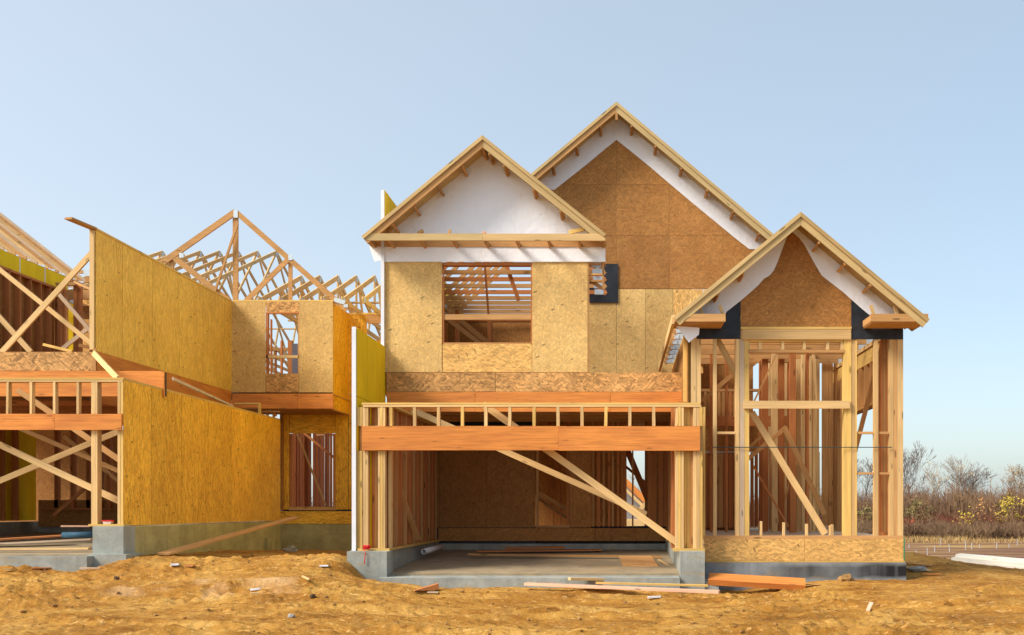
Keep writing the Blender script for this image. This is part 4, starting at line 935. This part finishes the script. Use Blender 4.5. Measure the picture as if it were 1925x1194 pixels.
# small clods and gravel strewn over the lot: nobody could count them
rs = random.Random(21); parts = []
for i in range(1100):
    y = 10.4 + rs.random()**1.2 * 12; x = (rs.uniform(-.72, .46)) * y
    if (-4.6 < x < 5.05 and y > 16) or (x < -8.4 and y > 16): continue
    r = rs.choice([.008,.012,.016,.02,.03]) * rs.uniform(.7, 1.3)
    V, Fc = lump((x, y, GZ(x, y) + r*.2), r, rs.random()*50, (1, 1, .7), 1, .5); parts.append((V, Fc))
V, Fc = merge(parts); tag(link("dirt_clods", V, Fc, CLOD, None, (1,0,0)), kind="stuff")
# lumber pile at the right, sun glare put into its near-white colour
PILE = lumber("lumber_sunlit", (.90,.86,.76), grain=.25, knots=.3)
pz = onground(1850, 0, 25).z
k = 0
for (xa, xb, ya, yb, dz, lab) in ((1787,2130,1056,1088,0,"lowest and longest white board of the lumber pile at the right edge"),(1793,2130,1050,1080,.09,"middle white board of the lumber pile at the right edge"),(1801,2130,1044,1072,.18,"topmost white board of the lumber pile at the right edge")):
    a = W(xa, ya, 25.5 + k*.12); bq = W(xb, yb, 23.2 + k*.12); k += 1
    board("lumber_board", lab, "board", PILE, a, bq, .5, .085)

# ================================================================== the field: stakes, grass, thicket, trees
STK = simple("stake_white", (.42,.40,.40), .7)
def cast(px, py):
    lo, hi = 26.0, 160.0
    y = lo
    while y < hi:
        p = W(px, py, y)
        if p.z < GZ(p.x, y): return Vector((p.x, y, GZ(p.x, y)))
        y += .2
    return W(px, py, 60)
stakes = [(1709,1031,1024),(1723,1044,1035),(1743.5,1044,1031),(1757.5,1038,1026),(1785,1038,1023),(1815.5,1034,1016),(1827,1033,1021),(1842,1031,1023),(1874,1032,1020),(1897,1030,1022),(1912.5,1026,1014),(1768,1026,1012)]
stakes.sort(); ORD = ['nearest','second','third','fourth','fifth','sixth','seventh','eighth','ninth','tenth','eleventh','farthest']
for i, (px, py, ty) in enumerate(stakes):
    g = cast(px, py); h = (py - ty) * g.y / F
    V, Fc = tube([g - Vector((0,0,.1)), g + Vector((0,0,h*.5)), g + Vector((rs.uniform(-.03,.03),0,h))], .028, 5)
    o = tag(link("field_stake", V, Fc, STK, None, (0,0,1)), f"thin pale stake standing in the brown field, {ORD[i]} from the house corner", "stake", "pale stakes in the field")

def blades(n_, fx, h0, h1, wdt, rs, spread=.12):
    V, Fc = [], []
    for i in range(n_):
        b = fx(); h = rs.uniform(h0, h1); a = rs.uniform(0, math.pi); dx = math.cos(a)*wdt; dy = math.sin(a)*wdt
        t = Vector((rs.gauss(0, spread)*h, rs.gauss(0, spread)*h, h)); k = len(V)
        V += [b + Vector((dx,dy,0)), b - Vector((dx,dy,0)), b + t]; Fc.append((k, k+1, k+2))
    return V, Fc
GRASS = simple("dry_grass", (.38,.25,.10), .9, .3, .7)
rs = random.Random(31)
def fx(y0, y1, x0=-.9, x1=.62):
    def f():
        while True:
            y = rs.uniform(y0, y1); x = rs.uniform(x0, x1)*y
            if fbm(np.array([x]), np.array([y*2.0]), .22, 2, 44)[0] > -.18: return Vector((x, y, GZ(x, y)-.03))
    return f
V, Fc = blades(7000, fx(64, 76, .05, .6), .06, .45, .035, rs, .25)
V2, F2 = blades(3500, fx(33, 37, .2, .6), .10, .30, .015, rs, .3)
V, Fc = merge([(V, Fc), (V2, F2)]); tag(link("dry_grass", V, Fc, GRASS, None), kind="stuff")
# brush: fans of twigs
def twigs(clumps, rs, sides=3):
    """clumps: (x, y, height, radius, n) -> thin tapering stems with side twigs"""
    V, Fc = [], []
    for x, y, h, r, n_ in clumps:
        z0 = GZ(x, y) - .1
        for i in range(n_):
            a = rs.uniform(0, 2*math.pi); q = math.sqrt(rs.random())
            b = Vector((x + math.cos(a)*q*r*.55, y + math.sin(a)*q*r*.55, z0)); hh = h*rs.uniform(.55, 1.05)*(1-.25*q*q)
            lean = Vector((math.cos(a)*q*r*.6, math.sin(a)*q*r*.6, hh)); m = b + lean*.5 + Vector((rs.gauss(0,.12), rs.gauss(0,.12), 0)); t = b + lean
            segs = [(b, m, .05), (m, t, .035)]
            for j in range(5):
                s = b + (t-b)*rs.uniform(.25, .95); e = s + Vector((rs.gauss(0,.35), rs.gauss(0,.35), rs.uniform(.25,.8))); segs.append((s, e, .028))
            for s, e, w_ in segs:
                dr = (e-s).normalized(); u = dr.orthogonal().normalized()*w_; v = dr.cross(u); k = len(V)
                V += [s+u, s-u*.5+v*.87, s-u*.5-v*.87, e]; Fc += [(k,k+1,k+3),(k+1,k+2,k+3),(k+2,k,k+3)]
    return V, Fc
def thicket(name, y0, y1, n_, h0, h1, dens, col, seed, x0=-.75, x1=.66, hump=1.0):
    rs = random.Random(seed); cl = []
    for i in range(n_):
        y = rs.uniform(y0, y1); x = rs.uniform(x0, x1)*y
        k = 1 + .35*float(fbm(np.array([x]), np.array([seed*3.0]), .06, 3, seed)[0])*hump
        cl.append((x, y, rs.uniform(h0, h1)*k, rs.uniform(.8, 1.7), dens))
    V, Fc = twigs(cl, rs); return tag(link(name, V, Fc, col, None), kind="stuff")
def twigmat(name, a, b, c_):
    n = NT(name); p = n.pos(); f = n.noise(n.mapping(p, scale=(.35,.2,.5)), 1.0, 4, .6)
    n.b.inputs["Roughness"].default_value = .95
    return n.out(n.ramp(f, [(.3, a), (.5, b), (.72, c_)]))
TW1 = twigmat("twig_brown", (.12,.065,.038), (.18,.105,.06), (.25,.155,.08))
TW2 = twigmat("twig_grey", (.13,.10,.09), (.19,.145,.115), (.24,.18,.12))
TW3 = twigmat("twig_red", (.11,.035,.025), (.18,.055,.035), (.17,.10,.045))
TW4 = twigmat("weed_dark", (.085,.05,.028), (.15,.09,.05), (.22,.14,.075))
thicket("brush_thicket", 88, 102, 420, 3.6, 5.0, 24, TW1, 2, .05, .62)
thicket("brush_thicket_back", 103, 122, 170, 4.0, 6.0, 16, TW2, 4, .0, .66)
thicket("red_undergrowth", 84.5, 88, 240, 1.0, 2.2, 16, TW3, 6, .10, .60)
thicket("low_weeds", 74.5, 84, 420, .35, 1.45, 16, TW4, 8, .05, .60, .4)
thicket("hedge_line", 95, 120, 120, 4.0, 6.0, 12, TW2, 14, -.8, .0)
# leafy shrubs with autumn leaves
def leafshrub(name, label, cx, cy, y, h, r, col, n_, seed, cat="shrub"):
    rs = random.Random(seed); x = W(cx, 0, y).x; z = GZ(x, y)
    root = empty(name, (x, y, z), label, cat); root.location = (x, y, z)
    V, Fc = twigs([(x, y, h, r, 18)], rs); o = _link("stems", V, Fc, TW1, root); o.location = -root.location
    V, Fc = [], []
    hubs = [Vector((rs.gauss(0, r*.4), rs.gauss(0, r*.4), h*rs.uniform(.25, 1.0))) for _ in range(16)]
    for i in range(n_):
        c = rs.choice(hubs) + Vector((rs.gauss(0,.22), rs.gauss(0,.22), rs.gauss(0,.22))) + Vector((x, y, z)); s = rs.uniform(.05,.10)
        a = Vector((rs.gauss(0,1), rs.gauss(0,1), rs.gauss(0,1))).normalized()*s; b = a.orthogonal().normalized()*s; k = len(V)
        V += [c+a, c+b, c-a, c-b]; Fc.append((k,k+1,k+2,k+3))
    o = _link("leaves", V, Fc, col, root); o.location = -root.location
LEAF_Y = simple("leaf_yellow", (.46,.33,.04), .7, .35, 1.5); LEAF_O = simple("leaf_orange", (.50,.24,.07), .7, .35, 1.5); LEAF_G = simple("leaf_olive", (.20,.15,.05), .7, .35, 1.5); LEAF_T = simple("leaf_tan", (.40,.26,.11), .8, .3, 1.5); LEAF_R = simple("leaf_red", (.45,.07,.03), .7, .3, 1.5)
leafshrub("leafy_shrub", "bright yellow leaved shrub near the right edge in front of the brown thicket", 1903, 0, 84, 3.4, 1.6, LEAF_Y, 480, 3)
leafshrub("leafy_shrub", "small yellow leaved shrub in the middle of the brown thicket", 1812, 0, 84, 2.0, 1.2, LEAF_Y, 150, 4)
leafshrub("leafy_shrub", "orange tinted shrub between the two yellow shrubs", 1846, 0, 84.5, 3.0, 1.4, LEAF_O, 160, 5)
leafshrub("leafy_shrub", "olive shrub beside the house corner in front of the thicket", 1722, 0, 85, 3.0, 2.4, LEAF_G, 900, 6)
leafshrub("leafy_shrub", "olive green shrub seen between the right studs of the bay", 1632, 0, 84, 2.5, 2.8, LEAF_G, 1100, 7)
leafshrub("leafy_shrub", "low red leaved shrub at the foot of the thicket by the house corner", 1707, 0, 83.5, 1.0, .9, LEAF_R, 260, 8)

def bare_tree(label, px, y, h, spread, seed, col, r0=.22, levels=6, leaves=0, fork=.22, lean=0):
    rs = random.Random(seed); x = W(px, 0, y).x; z = GZ(x, y) - .2
    root = empty("bare_tree", (x, y, z), label, "tree"); root.location = (x, y, z)
    TV, TFc, CV, CF = [], [], [], []; tips = []
    def add(V, Fc, a, b, ra, rb, sides):
        dr = (b-a).normalized(); u = dr.orthogonal().normalized(); v = dr.cross(u); k = len(V)
        for p, r in ((a, max(ra, .013)), (b, max(rb, .009))):
            for j in range(sides): t = 2*math.pi*j/sides; V.append(p + (u*math.cos(t)+v*math.sin(t))*r)
        for j in range(sides): Fc.append((k+j, k+(j+1) % sides, k+sides+(j+1) % sides, k+sides+j))
    def grow(p, dr, L, r, lv):
        n_ = 3 if lv > 2 else 2; q = p
        for i in range(n_):
            dr = (dr + Vector((rs.gauss(0,.13), rs.gauss(0,.13), rs.gauss(.04,.08)))).normalized(); e = q + dr*L/n_; r2 = r*.86
            if lv == levels: add(TV, TFc, q, e, r, r2, 7)
            else: add(CV, CF, q, e, r, r2, 5 if lv > 3 else 3)
            if lv < levels and lv > 0 and rs.random() < .65:
                sd = (dr + Vector((rs.gauss(0,.6), rs.gauss(0,.6), rs.gauss(.1,.3)))).normalized(); grow(e, sd, L*.55, r2*.45, max(lv-2, 0))
            q, r = e, r2
        if lv == 0: tips.append(q); return
        for j in range(rs.choice([2,3,3])):
            a = rs.uniform(0, 2*math.pi); s = spread*rs.uniform(.6, 1.2)
            sd = (dr*.9 + Vector((math.cos(a)*s, math.sin(a)*s, .18))).normalized(); grow(q, sd, L*rs.uniform(.66,.86), r*rs.uniform(.55,.72), lv-1)
    grow(Vector((x, y, z)), Vector((lean, 0, 1)).normalized(), h*fork, r0, levels)
    o = _link("trunk", TV, TFc, col, root, smooth=True); o.location = -root.location
    top = max(v.z for v in CV); k = h / (top - z)
    for ob_v in (CV,):
        for v in ob_v: v.z = z + (v.z - z) * k if k < 1 else v.z
    o = _link("crown", CV, CF, col, root); o.location = -root.location
    if leaves:
        V, Fc = [], []
        for i in range(leaves):
            c = rs.choice(tips) + Vector((rs.gauss(0,.2), rs.gauss(0,.2), rs.gauss(0,.2))); c.z = z + (c.z-z)*min(k, 1); s = .07
            a = Vector((rs.gauss(0,1), rs.gauss(0,1), rs.gauss(0,1))).normalized()*s; b = a.orthogonal().normalized()*s; m = len(V)
            V += [c+a, c+b, c-a, c-b]; Fc.append((m,m+1,m+2,m+3))
        o = _link("leaves", V, Fc, LEAF_T, root); o.location = -root.location
bare_tree("tallest bare tree, dark twigs, right beside the house corner", 1722, 96, 9.4, .42, 12, BARK, .20, 6, fork=.28)
bare_tree("wide round bare tree, dark forking limbs, middle of the treeline", 1808, 110, 9.6, .75, 23, BARK, .26, 6, fork=.26)
bare_tree("slim bare tree just right of the wide round one", 1862, 112, 8.9, .45, 35, BARK_L, .15, 5, fork=.32)
bare_tree("broad bare tree with a few tan leaves, at the right edge", 1915, 108, 8.6, .62, 41, BARK_L, .22, 6, 500, fork=.26)
bare_tree("thin greenish tan tree between the tallest and the round tree", 1768, 106, 7.8, .40, 55, BARK_L, .12, 5, 350, fork=.3)
bare_tree("bare tree seen between the right studs of the bay", 1628, 100, 8.8, .50, 61, BARK, .18, 6, 60, fork=.28)
bare_tree("bare tree beyond the right edge", 1975, 112, 8.6, .6, 71, BARK_L, .2, 5, fork=.28)

# give every top-level mesh an origin on itself
for o in list(COL.objects):
    if o.type == 'MESH' and o.parent is None and o.get("kind") != "structure":
        me = o.data; co = np.empty(len(me.vertices)*3); me.vertices.foreach_get("co", co); co = co.reshape(-1, 3)
        c = np.array([(co[:,0].min()+co[:,0].max())/2, (co[:,1].min()+co[:,1].max())/2, co[:,2].min()])
        me.vertices.foreach_set("co", (co - c).ravel()); me.update(); o.location = c
